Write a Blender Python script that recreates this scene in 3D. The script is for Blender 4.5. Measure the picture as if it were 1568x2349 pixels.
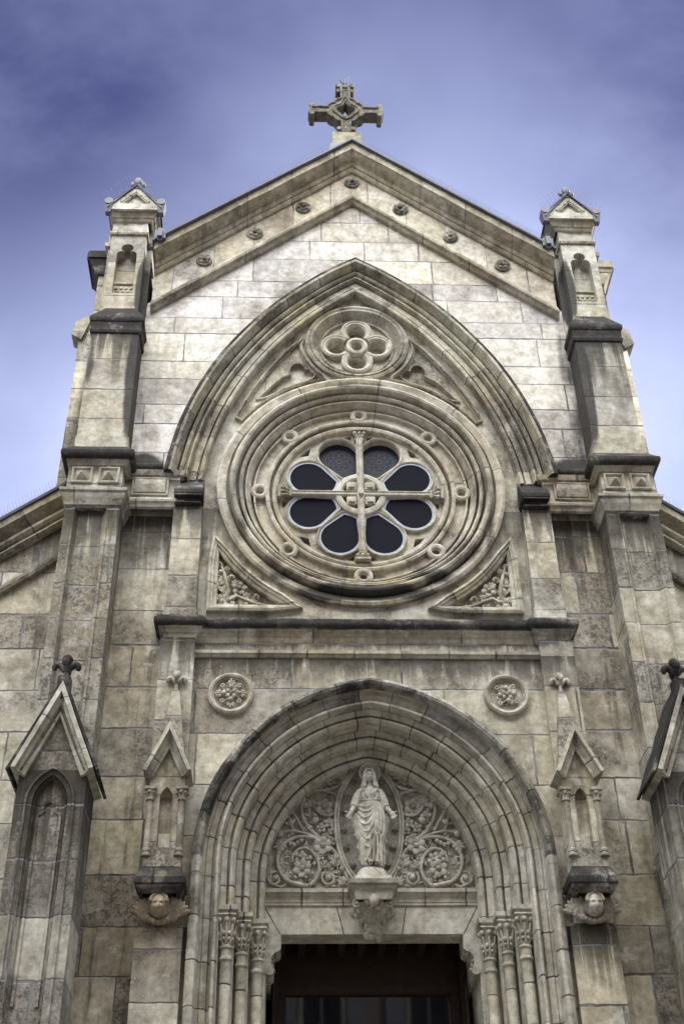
import bpy, bmesh, math, random
from math import sin, cos, pi, sqrt, radians, exp, atan2, hypot
from mathutils import Vector, Matrix, noise
from mathutils.geometry import delaunay_2d_cdt
for o in list(bpy.data.objects): bpy.data.objects.remove(o)
random.seed(7)
SC = bpy.context.scene
COL = SC.collection
# ------------------------------------------------------------------ camera
# metres, rose-window centre is the origin of the facade plane; street lies at GZ
GZ = -12.84
cam = bpy.data.cameras.new('camera'); cob = bpy.data.objects.new('camera', cam); COL.objects.link(cob)
YAW, PIT, ROL = 0.0519555, 0.6447933, -0.0201440
fw = Vector((sin(YAW)*cos(PIT), cos(YAW)*cos(PIT), sin(PIT)))
r0 = Vector((cos(YAW), -sin(YAW), 0)); u0 = r0.cross(fw)
rr = cos(ROL)*r0 + sin(ROL)*u0; uu = -sin(ROL)*r0 + cos(ROL)*u0
cob.matrix_world = Matrix(((rr.x, uu.x, -fw.x, -1.0444), (rr.y, uu.y, -fw.y, -14.4771), (rr.z, uu.z, -fw.z, -11.2395), (0, 0, 0, 1)))
cam.sensor_fit = 'HORIZONTAL'; cam.sensor_width = 24.0; cam.lens = 24.0*2888.8/1568.0
cam.clip_start = 0.1; cam.clip_end = 3000
SC.camera = cob
# ------------------------------------------------------------------ light
SUN_DIR = Vector((0.74, 0.30, 0.62)).normalized()          # towards the sun: right of and a little behind the front
SUN_EL = math.asin(SUN_DIR.z); SUN_AZ = atan2(SUN_DIR.x, SUN_DIR.y)
world = bpy.data.worlds.new('World'); SC.world = world; world.use_nodes = True
SC.view_settings.view_transform = 'Standard'; SC.view_settings.look = 'None'
SC.view_settings.exposure = 1.13; SC.view_settings.gamma = 1.0
SKY_STRENGTH = 0.12

class NT:
    def __init__(s, tree): s.t = tree; s.t.nodes.clear()
    def n(s, typ, ins=None, **kw):
        nd = s.t.nodes.new(typ)
        for k, v in kw.items(): setattr(nd, k, v)
        for k, v in (ins or {}).items(): s.put(nd.inputs[k], v)
        return nd
    def put(s, sock, v):
        if isinstance(v, bpy.types.NodeSocket): s.t.links.new(v, sock)
        elif isinstance(v, (tuple, list)) and sock.type == 'RGBA' and len(v) == 3: sock.default_value = (*v, 1)
        else: sock.default_value = v
    def m(s, op, a, b=None, c=None, clamp=False):
        nd = s.t.nodes.new('ShaderNodeMath'); nd.operation = op; nd.use_clamp = clamp
        for i, v in enumerate((a, b, c)):
            if v is not None: s.put(nd.inputs[i], v)
        return nd.outputs[0]
    def v(s, op, a, b):
        nd = s.t.nodes.new('ShaderNodeVectorMath'); nd.operation = op
        s.put(nd.inputs[0], a); s.put(nd.inputs[1], b); return nd.outputs[0]
    def noise(s, vec, scale, detail=4, rough=0.55, dim='3D'):
        nd = s.n('ShaderNodeTexNoise', noise_dimensions=dim)
        if dim == '1D': s.put(nd.inputs['W'], vec)
        else: s.put(nd.inputs['Vector'], vec)
        nd.inputs['Scale'].default_value = scale; nd.inputs['Detail'].default_value = detail; nd.inputs['Roughness'].default_value = rough
        return nd.outputs['Fac']
    def white(s, a, b=0.0):
        cx = s.n('ShaderNodeCombineXYZ', {0: a, 1: b})
        return s.n('ShaderNodeTexWhiteNoise', {'Vector': cx.outputs[0]}, noise_dimensions='2D').outputs['Value']
    def ss(s, x, lo, hi):
        nd = s.n('ShaderNodeMapRange', interpolation_type='SMOOTHSTEP')
        s.put(nd.inputs[0], x); nd.inputs[1].default_value = lo; nd.inputs[2].default_value = hi
        return nd.outputs[0]
    def mix(s, f, a, b, mode='MIX'):
        nd = s.n('ShaderNodeMix', data_type='RGBA', blend_type=mode)
        s.put(nd.inputs[0], f); s.put(nd.inputs[6], a); s.put(nd.inputs[7], b); return nd.outputs[2]

# sky: physical sky, tinted a little violet, with thin cirrus haze in large soft patches
w = NT(world.node_tree)
sky = w.n('ShaderNodeTexSky', sky_type='NISHITA', sun_disc=False, sun_elevation=SUN_EL, sun_rotation=SUN_AZ, air_density=1.0, dust_density=0.6, ozone_density=3.0)
geo = w.n('ShaderNodeTexCoord').outputs['Generated']
mp = w.n('ShaderNodeMapping', {'Vector': geo}); mp.inputs['Scale'].default_value = (1.0, 1.0, 1.5); mp.inputs['Rotation'].default_value = (0.4, 0.5, 0.3); mp.inputs['Location'].default_value = (0.3, 0.12, 0.0)
c1 = w.noise(mp.outputs[0], 1.9, 5, 0.5)
mp2 = w.n('ShaderNodeMapping', {'Vector': geo}); mp2.inputs['Scale'].default_value = (1.0, 1.9, 1.4); mp2.inputs['Rotation'].default_value = (0.2, 0.7, 0.6)
c2 = w.noise(mp2.outputs[0], 3.0, 8, 0.6)
cl = w.m('ADD', w.m('MULTIPLY', c1, 0.75), w.m('MULTIPLY', c2, 0.25))
sx = w.n('ShaderNodeSeparateXYZ', {0: geo})
low = w.ss(sx.outputs['Z'], 0.82, 0.60)                       # more haze towards the horizon
behind = w.ss(w.n('ShaderNodeVectorMath', {0: geo, 1: Vector((-0.10, -0.66, 0.745)).normalized()}, operation='DOT_PRODUCT').outputs['Value'], 0.66, 0.985)   # bright lobe added to the unseen sky as soft high light on the front
rear = w.ss(sx.outputs['Y'], 0.10, -0.30)
veil = w.ss(w.n('ShaderNodeVectorMath', {0: geo, 1: Vector((0.06, 0.74, 0.67)).normalized()}, operation='DOT_PRODUCT').outputs['Value'], 0.95, 0.998)   # thin bright veil of cloud above the roof
f = w.m('ADD', w.m('ADD', w.m('ADD', w.m('MULTIPLY', w.ss(c1, 0.40, 0.70), 0.28), w.m('MULTIPLY', w.ss(c2, 0.40, 0.76), 0.20)), w.m('MULTIPLY', veil, 0.36)), w.m('MULTIPLY', low, 0.62), clamp=True)
blue = w.mix(1.0, sky.outputs[0], (0.62, 0.52, 0.98), 'MULTIPLY')
skyc = w.mix(f, w.mix(0.86, blue, (0.155, 0.185, 0.56)), (2.75, 3.1, 4.7))
skyc = w.mix(rear, skyc, w.mix(behind, (1.0, 1.12, 1.5), (42.0, 42.0, 41.4)))
bg = w.n('ShaderNodeBackground', {'Color': skyc, 'Strength': SKY_STRENGTH})
out = w.n('ShaderNodeOutputWorld', {'Surface': bg.outputs[0]})

sun = bpy.data.lights.new('sun', 'SUN'); sun.energy = 3.5; sun.angle = radians(0.5); sun.color = (1.0, 0.95, 0.86)
sob = bpy.data.objects.new('sun', sun); COL.objects.link(sob)
sob.rotation_euler = (-SUN_DIR).to_track_quat('-Z', 'Y').to_euler(); sob.location = (20, 5, 30)

# ------------------------------------------------------------------ materials
def new_mat(name):
    m = bpy.data.materials.new(name); m.use_nodes = True
    return m, NT(m.node_tree)
def finish(t, col, rough=0.85, bump=None, bstr=0.3, bdist=0.02, spec=0.3, **kw):
    ins = {'Base Color': col, 'Roughness': rough, 'Specular IOR Level': spec}; ins.update(kw)
    if bump is not None:
        b = t.n('ShaderNodeBump', {'Height': bump, 'Strength': bstr, 'Distance': bdist}); ins['Normal'] = b.outputs[0]
    p = t.n('ShaderNodeBsdfPrincipled', ins)
    t.n('ShaderNodeOutputMaterial', {'Surface': p.outputs[0]})

SOOT = (0.020, 0.019, 0.019)
def stone(name, base=(0.44, 0.41, 0.345), warm=(0.42, 0.345, 0.225), joint=None, grime=0.5, black=0.0, streak=0.4, blobs=(), pits=0.5, seed=0.0, drips=(), mortar=(0.21, 0.215, 0.225), jw=0.008):
    m, t = new_mat(name)
    P = t.n('ShaderNodeNewGeometry').outputs['Position']
    if seed: P = t.v('ADD', P, (seed, seed*0.7, seed*1.3))
    big = t.noise(P, 0.55, 4, 0.55); mid = t.noise(P, 2.3, 5, 0.6); fine = t.noise(P, 13.0, 8, 0.72); pit = t.noise(P, 42.0, 4, 0.6)
    sv = t.v('MULTIPLY', P, (5.5, 5.5, 0.55)); strk = t.noise(sv, 1.0, 6, 0.65)
    hsh = 0.5; jf = None
    if joint:
        warp = t.m('MULTIPLY', t.m('SUBTRACT', t.noise(P, 7.0, 3, 0.6), 0.5), 0.035)
        if joint[0] == 'wall':
            _, h, bw, irr = joint
            s = t.n('ShaderNodeSeparateXYZ', {0: P})
            U = t.m('ADD', t.m('ADD', s.outputs[0], s.outputs[1]), warp); Z = t.m('ADD', s.outputs[2], warp)
            Zi = t.m('ADD', Z, t.m('MULTIPLY', t.noise(Z, 1.7, 0, 0.5, '1D'), irr))
            vv = t.m('DIVIDE', Zi, h); row = t.m('FLOOR', vv); fv = t.m('FRACT', vv)
            rw = t.white(row, 3.1)
            wid = t.m('MULTIPLY', bw, t.m('ADD', 0.72, t.m('MULTIPLY', t.white(row, 8.7), 0.6)))
            un = t.m('ADD', t.m('DIVIDE', U, wid), t.m('MULTIPLY', rw, 7.0)); fu = t.m('FRACT', un); cellu = t.m('FLOOR', un)
            dv = t.m('MULTIPLY', t.m('MINIMUM', fv, t.m('SUBTRACT', 1.0, fv)), h)
            du = t.m('MULTIPLY', t.m('MINIMUM', fu, t.m('SUBTRACT', 1.0, fu)), wid)
            dj = t.m('MINIMUM', dv, du)
            hsh = t.white(row, cellu); hs2 = t.white(t.m('ADD', row, 37.0), cellu)
        else:
            uv = t.n('ShaderNodeUVMap').outputs[0]; s = t.n('ShaderNodeSeparateXYZ', {0: uv})
            L = joint[1]
            un = t.m('DIVIDE', t.m('ADD', s.outputs[0], t.m('MULTIPLY', warp, 0.8)), L)
            fu = t.m('FRACT', un); cellu = t.m('FLOOR', un)
            dj = t.m('MULTIPLY', t.m('MINIMUM', fu, t.m('SUBTRACT', 1.0, fu)), L)
            hsh = t.white(cellu, 5.5); hs2 = t.white(cellu, 9.5)
        wj = t.m('ADD', jw, t.m('MULTIPLY', t.m('SUBTRACT', t.noise(P, 1.1, 3, 0.6), 0.5), jw*5.0))
        jf = t.m('SUBTRACT', 1.0, t.ss(t.m('SUBTRACT', dj, wj), -0.003, 0.006))
    col = t.mix(t.ss(big, 0.38, 0.66), base, warm)
    if joint:
        col = t.mix(1.0, col, t.n('ShaderNodeCombineColor', {0: t.m('ADD', 0.72, t.m('MULTIPLY', hsh, 0.46)), 1: t.m('ADD', 0.715, t.m('MULTIPLY', hsh, 0.465)), 2: t.m('ADD', 0.65, t.m('ADD', t.m('MULTIPLY', hsh, 0.45), t.m('MULTIPLY', hs2, 0.12)))}).outputs[0], 'MULTIPLY')
    col = t.mix(t.m('MULTIPLY', t.ss(mid, 0.38, 0.72), 0.40), col, (0.31, 0.275, 0.21))
    col = t.mix(t.m('MULTIPLY', t.ss(strk, 0.50, 0.66), t.m('MULTIPLY', t.ss(big, 0.35, 0.6), min(1.0, streak*1.9))), col, (0.115, 0.10, 0.08))
    chalk = t.ss(t.noise(P, 3.7, 7, 0.68), 0.56, 0.63)
    col = t.mix(t.m('MULTIPLY', chalk, 0.45), col, (0.60, 0.585, 0.54))
    # grey-black lichen crust, in patches and block by block
    g = t.m('ADD', t.m('MULTIPLY', big, 0.5), t.m('MULTIPLY', mid, 0.7))
    if joint: g = t.m('ADD', g, t.m('MULTIPLY', t.m('SUBTRACT', hs2, 0.6), 0.34))
    patch = t.ss(g, 0.78 - 0.40*grime, 1.0 - 0.40*grime)
    vf = t.noise(P, 31.0, 5, 0.7)
    sp = t.m('MULTIPLY', t.ss(t.m('ADD', t.m('MULTIPLY', fine, 0.6), t.m('MULTIPLY', vf, 0.4)), 0.475, 0.555), patch)
    col = t.mix(t.m('MULTIPLY', sp, 0.82), col, (0.060, 0.055, 0.048))
    col = t.mix(t.m('MULTIPLY', patch, 0.34), col, (0.095, 0.088, 0.078))
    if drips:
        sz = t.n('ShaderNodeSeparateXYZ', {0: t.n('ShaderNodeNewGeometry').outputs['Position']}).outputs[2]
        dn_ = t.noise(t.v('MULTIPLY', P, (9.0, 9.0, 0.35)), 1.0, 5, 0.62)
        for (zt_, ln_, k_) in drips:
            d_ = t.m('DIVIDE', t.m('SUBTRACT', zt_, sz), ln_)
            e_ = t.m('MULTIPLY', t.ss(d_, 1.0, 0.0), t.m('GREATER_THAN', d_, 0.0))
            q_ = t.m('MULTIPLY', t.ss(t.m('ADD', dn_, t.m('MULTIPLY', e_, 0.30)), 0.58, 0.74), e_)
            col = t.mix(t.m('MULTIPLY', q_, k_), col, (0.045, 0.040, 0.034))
    tone = t.m('ADD', t.m('MULTIPLY', fine, 0.75), t.m('MULTIPLY', t.noise(P, 5.0, 6, 0.65), 0.9))
    tone = t.m('ADD', -0.55, t.m('MULTIPLY', tone, 1.92))
    col = t.mix(1.0, col, t.n('ShaderNodeCombineColor', {0: tone, 1: tone, 2: t.m('MULTIPLY', t.m('POWER', tone, 1.15), 1.0)}).outputs[0], 'MULTIPLY')
    if jf is not None: col = t.mix(t.m('MULTIPLY', jf, t.m('ADD', 0.55, t.m('MULTIPLY', big, 0.6))), col, t.mix(t.ss(mid, 0.42, 0.56), (mortar[0]*.35, mortar[1]*.34, mortar[2]*.33), mortar))  # joints vary by noise between mortar grey and a painted dark shadow tone
    if black > 0:
        bn = t.m('ADD', t.m('MULTIPLY', mid, 0.6), t.m('MULTIPLY', fine, 0.4))
        bf = t.ss(bn, 0.62 - 0.42*black, 0.74 - 0.36*black)
        col = t.mix(t.m('MULTIPLY', bf, 0.95), col, t.mix(t.ss(fine, 0.45, 0.7), SOOT, (0.055, 0.055, 0.058)))
    if blobs:
        s = t.n('ShaderNodeSeparateXYZ', {0: t.n('ShaderNodeNewGeometry').outputs['Position']}); tot = None
        for (bx, bz, rx, rz, k) in blobs:
            dx = t.m('DIVIDE', t.m('SUBTRACT', s.outputs[0], bx), rx); dz = t.m('DIVIDE', t.m('SUBTRACT', s.outputs[2], bz), rz)
            q = t.m('MULTIPLY', t.ss(t.m('ADD', t.m('MULTIPLY', dx, dx), t.m('MULTIPLY', dz, dz)), 1.25, 0.15), k)
            tot = q if tot is None else t.m('MAXIMUM', tot, q)
        bl = t.ss(t.m('ADD', tot, t.m('MULTIPLY', t.m('SUBTRACT', t.m('ADD', t.m('MULTIPLY', strk, 0.5), t.m('MULTIPLY', mid, 0.5)), 0.5), 1.5)), 0.12, 0.72)
        bl = t.m('MULTIPLY', bl, t.ss(tot, 0.02, 0.2))
        col = t.mix(t.m('MULTIPLY', bl, 0.93), col, t.mix(fine, SOOT, (0.07, 0.068, 0.065)))
    h = t.m('ADD', t.m('MULTIPLY', fine, 0.6), t.m('MULTIPLY', mid, 0.35))
    h = t.m('SUBTRACT', h, t.m('MULTIPLY', t.m('MULTIPLY', t.ss(pit, 0.55, 0.7), patch), pits))
    if jf is not None: h = t.m('SUBTRACT', h, t.m('MULTIPLY', jf, 0.9))
    finish(t, col, 0.9, h, 0.55, 0.022, 0.2)
    return m

def simple(name, a, b, rough=0.6, scale=6.0, metallic=0.0, bstr=0.15, spec=0.4):
    m, t = new_mat(name); P = t.n('ShaderNodeNewGeometry').outputs['Position']
    n = t.noise(P, scale, 6, 0.6)
    finish(t, t.mix(t.ss(n, 0.35, 0.68), a, b), rough, n, bstr, 0.02, spec, Metallic=metallic)
    return m

M = {}
M['wall'] = stone('nave_ashlar', base=(0.595, 0.577, 0.552), warm=(0.549, 0.514, 0.459), joint=('wall', 0.47, 1.15, 0.35), grime=0.28, streak=0.16,
                  blobs=[(-3.2, 0.35, 0.42, 0.42, 1.0), (3.2, 0.35, 0.42, 0.45, 1.0), (3.33, 2.0, 0.16, 2.2, 0.45)])
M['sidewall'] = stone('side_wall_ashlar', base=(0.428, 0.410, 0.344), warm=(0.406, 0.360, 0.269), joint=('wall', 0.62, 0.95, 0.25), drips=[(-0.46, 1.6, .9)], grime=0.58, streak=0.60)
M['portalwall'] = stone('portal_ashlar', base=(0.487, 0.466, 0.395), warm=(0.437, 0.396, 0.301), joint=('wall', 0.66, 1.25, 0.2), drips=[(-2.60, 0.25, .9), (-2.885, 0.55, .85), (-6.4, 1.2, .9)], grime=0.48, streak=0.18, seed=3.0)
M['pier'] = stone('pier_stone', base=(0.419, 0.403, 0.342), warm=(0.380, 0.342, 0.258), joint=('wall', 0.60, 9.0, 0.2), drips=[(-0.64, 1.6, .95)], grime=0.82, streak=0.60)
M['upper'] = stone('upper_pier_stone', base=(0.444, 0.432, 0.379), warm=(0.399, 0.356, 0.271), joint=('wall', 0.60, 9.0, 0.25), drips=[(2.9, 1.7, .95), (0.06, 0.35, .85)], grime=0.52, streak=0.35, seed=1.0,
                   blobs=[(-3.40, 1.9, 0.17, 1.5, 1.1), (3.42, 1.9, 0.16, 1.5, 1.1), (3.85, 1.8, 0.5, 0.8, 0.42), (-4.1, 2.1, .1, .5, .6), (3.8, 2.75, .5, .2, .6), (-3.8, 2.85, .5, .12, .6)])
M['turret'] = stone('turret_stone', base=(0.457, 0.449, 0.397), warm=(0.428, 0.396, 0.317), joint=('wall', 0.75, 9.0, 0.1), grime=0.37, streak=0.2, seed=4.0,
                    blobs=[(-3.46, 3.95, 0.13, 0.75, 1.1), (3.50, 4.1, 0.13, 0.8, 1.1), (-3.85, 5.5, .4, .08, .5), (3.85, 5.5, .4, .08, .5)])
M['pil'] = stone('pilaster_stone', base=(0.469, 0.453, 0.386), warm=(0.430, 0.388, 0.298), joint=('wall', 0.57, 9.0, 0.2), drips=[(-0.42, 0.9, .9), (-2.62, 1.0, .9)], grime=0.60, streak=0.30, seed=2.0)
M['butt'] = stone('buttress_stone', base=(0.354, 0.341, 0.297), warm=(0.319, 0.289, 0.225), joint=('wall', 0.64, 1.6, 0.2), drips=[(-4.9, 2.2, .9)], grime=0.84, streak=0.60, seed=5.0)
M['mould'] = stone('moulding_stone', base=(0.460, 0.447, 0.384), warm=(0.431, 0.392, 0.303), joint=('u', 0.62), grime=0.54, streak=0.28)
M['mouldg'] = stone('weathered_moulding', base=(0.434, 0.422, 0.369), warm=(0.394, 0.359, 0.277), joint=('u', 0.72), grime=0.82, streak=0.38, seed=6.0)
M['cornice'] = stone('cornice_stone', base=(0.419, 0.403, 0.342), warm=(0.359, 0.314, 0.233), joint=('u', 0.98), grime=0.50, streak=0.30)
M['portal'] = stone('portal_moulding', base=(0.443, 0.427, 0.374), warm=(0.399, 0.372, 0.301), joint=('u', 0.50), grime=0.26, streak=0.15, mortar=(0.05, 0.047, 0.045), jw=0.006)
M['panel'] = stone('rose_panel_stone', base=(0.471, 0.457, 0.393), warm=(0.431, 0.392, 0.303), joint=None, drips=[(-0.3, 1.6, .6)], grime=0.64, streak=0.35)
M['trac'] = stone('tracery_stone', base=(0.469, 0.453, 0.386), warm=(0.436, 0.401, 0.319), joint=None, grime=0.34, streak=0.20)
M['carve'] = stone('carved_stone', base=(0.401, 0.385, 0.326), warm=(0.345, 0.309, 0.237), joint=None, grime=0.48, streak=0.32)
M['tymp'] = stone('tympanum_stone', base=(0.416, 0.405, 0.356), warm=(0.370, 0.346, 0.288), joint=None, grime=0.24, streak=0.22)
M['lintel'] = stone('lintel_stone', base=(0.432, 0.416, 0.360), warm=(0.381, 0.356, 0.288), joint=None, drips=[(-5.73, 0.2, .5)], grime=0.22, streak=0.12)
M['dark'] = stone('dark_crust_stone', base=(0.295, 0.284, 0.247), warm=(0.260, 0.232, 0.179), joint=('u', 0.9), grime=1.00, streak=0.5, black=0.55)  # ledge and hood stone with a patchy dark crust
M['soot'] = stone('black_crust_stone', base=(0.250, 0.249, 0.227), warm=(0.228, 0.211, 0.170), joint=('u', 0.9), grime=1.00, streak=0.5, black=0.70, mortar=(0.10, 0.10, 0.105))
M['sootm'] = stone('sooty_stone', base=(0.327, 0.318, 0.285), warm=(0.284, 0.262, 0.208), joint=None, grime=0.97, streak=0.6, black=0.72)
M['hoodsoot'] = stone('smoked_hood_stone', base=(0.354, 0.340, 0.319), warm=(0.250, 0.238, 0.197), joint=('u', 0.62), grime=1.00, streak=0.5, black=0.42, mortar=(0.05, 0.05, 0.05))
M['rosette'] = stone('weathered_carving', base=(0.303, 0.296, 0.254), warm=(0.255, 0.232, 0.173), joint=None, grime=0.72, streak=0.4, black=0.3)
M['angel'] = stone('angel_stone', base=(0.30, 0.275, 0.225), warm=(0.27, 0.22, 0.145), joint=None, grime=0.25, streak=0.4)
M['cross'] = stone('cross_stone', base=(0.196, 0.188, 0.157), warm=(0.168, 0.151, 0.106), joint=None, grime=0.92, streak=0.6, black=0.25)
M['statue'] = stone('statue_stone', base=(0.480, 0.475, 0.426), warm=(0.420, 0.393, 0.321), joint=None, grime=0.22, streak=0.38)
M['pale'] = stone('pale_plinth_stone', base=(0.553, 0.549, 0.499), warm=(0.518, 0.492, 0.402), joint=None, grime=0.28, streak=0.15)
M['lead'] = simple('lead_sheet', (0.085, 0.095, 0.125), (0.13, 0.14, 0.18), 0.55, 3.0, 0.0)
M['slate'] = simple('slate_roof', (0.06, 0.065, 0.08), (0.10, 0.105, 0.12), 0.6, 8.0)
M['came'] = simple('lead_came', (0.30, 0.34, 0.44), (0.42, 0.46, 0.56), 0.45, 20.0)
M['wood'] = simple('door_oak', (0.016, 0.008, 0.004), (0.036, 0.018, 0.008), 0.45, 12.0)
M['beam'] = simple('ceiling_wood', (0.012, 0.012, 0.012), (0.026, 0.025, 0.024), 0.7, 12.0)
M['wire'] = simple('spike_wire', (0.16, 0.16, 0.18), (0.25, 0.25, 0.27), 0.4, 20.0, 0.3)
M['iron'] = simple('rod_iron', (0.04, 0.06, 0.045), (0.07, 0.09, 0.06), 0.6, 20.0)
M['asphalt'] = simple('street_paving', (0.09, 0.088, 0.083), (0.14, 0.135, 0.128), 0.9, 1.5)
M['stucco'] = simple('pink_stucco', (0.30, 0.235, 0.205), (0.37, 0.30, 0.26), 0.9, 1.2)
M['shutter'] = simple('grey_shutter', (0.25, 0.27, 0.30), (0.32, 0.34, 0.36), 0.6, 5.0)
M['tile'] = simple('roof_tile', (0.25, 0.11, 0.07), (0.36, 0.18, 0.11), 0.85, 4.0)
m, t = new_mat('door_glass'); finish(t, (0.012, 0.012, 0.014), 0.03, spec=0.6); M['glass'] = m
m, t = new_mat('window_pane'); finish(t, (0.02, 0.025, 0.035), 0.06, spec=0.5); M['pane'] = m
m, t = new_mat('meshed_glass')                                 # dark glazing behind a fine wire guard
uv = t.n('ShaderNodeNewGeometry').outputs['Position']; s = t.n('ShaderNodeSeparateXYZ', {0: uv})
d1 = t.m('ADD', s.outputs[0], t.m('MULTIPLY', s.outputs[2], 0.5)); d2 = t.m('SUBTRACT', s.outputs[2], t.m('MULTIPLY', s.outputs[0], 0.28))
l1 = t.ss(t.m('ABSOLUTE', t.m('SUBTRACT', t.m('FRACT', t.m('DIVIDE', d1, 0.030)), 0.5)), 0.33, 0.46)
l2 = t.ss(t.m('ABSOLUTE', t.m('SUBTRACT', t.m('FRACT', t.m('DIVIDE', d2, 0.030)), 0.5)), 0.33, 0.46)
lf = t.m('MAXIMUM', t.m('MULTIPLY', l1, 0.9), t.m('MULTIPLY', l2, 0.6))
finish(t, t.mix(lf, (0.004, 0.004, 0.008), (0.028, 0.028, 0.042)), 0.7, spec=0.05); M['mesh'] = m
m, t = new_mat('leaded_glass')                                 # dark blue leaded glass: rings of petals round a red heart, lattice below
uvn = t.n('ShaderNodeUVMap').outputs[0]; s = t.n('ShaderNodeSeparateXYZ', {0: uvn})
rad = t.m('SQRT', t.m('ADD', t.m('POWER', s.outputs[0], 2.0), t.m('POWER', s.outputs[1], 2.0)))
ang = t.m('ARCTAN2', s.outputs[1], s.outputs[0])
pet = t.m('MULTIPLY', t.m('ABSOLUTE', t.m('SINE', t.m('MULTIPLY', ang, 4.0))), 0.075)
def line(x, c, wd): return t.m('SUBTRACT', 1.0, t.ss(t.m('ABSOLUTE', t.m('SUBTRACT', x, c)), wd*0.5, wd))
L = t.m('MAXIMUM', line(rad, 0.20, 0.008), line(t.m('SUBTRACT', rad, pet), 0.095, 0.009))
L = t.m('MAXIMUM', L, line(t.m('ADD', rad, pet), 0.15, 0.008)); L = t.m('MAXIMUM', L, line(rad, 0.045, 0.008))
lat = t.m('MAXIMUM', line(t.m('FRACT', t.m('MULTIPLY', t.m('ADD', s.outputs[0], s.outputs[1]), 22.0)), 0.5, 0.16), line(t.m('FRACT', t.m('MULTIPLY', t.m('SUBTRACT', s.outputs[0], s.outputs[1]), 22.0)), 0.5, 0.16))
L = t.m('MAXIMUM', L, t.m('MULTIPLY', lat, t.ss(rad, 0.205, 0.215)))
vor = t.n('ShaderNodeTexVoronoi', {'Vector': uvn, 'Scale': 22.0}).outputs['Color']
gcol = t.mix(0.4, (0.006, 0.007, 0.018), t.mix(1.0, vor, (0.018, 0.02, 0.05), 'MULTIPLY'))
gcol = t.mix(t.ss(rad, 0.05, 0.035), gcol, (0.03, 0.008, 0.012))
finish(t, t.mix(L, gcol, (0.045, 0.048, 0.07)), 0.4, spec=0.12); M['stained'] = m

# ------------------------------------------------------------------ geometry helpers
def wob(p, a):
    v = Vector(p)
    n = noise.noise_vector(v*1.7 + Vector((5.2, 1.3, 8.1)))*a + noise.noise_vector(v*6.5)*a*0.55
    return v + n

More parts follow.
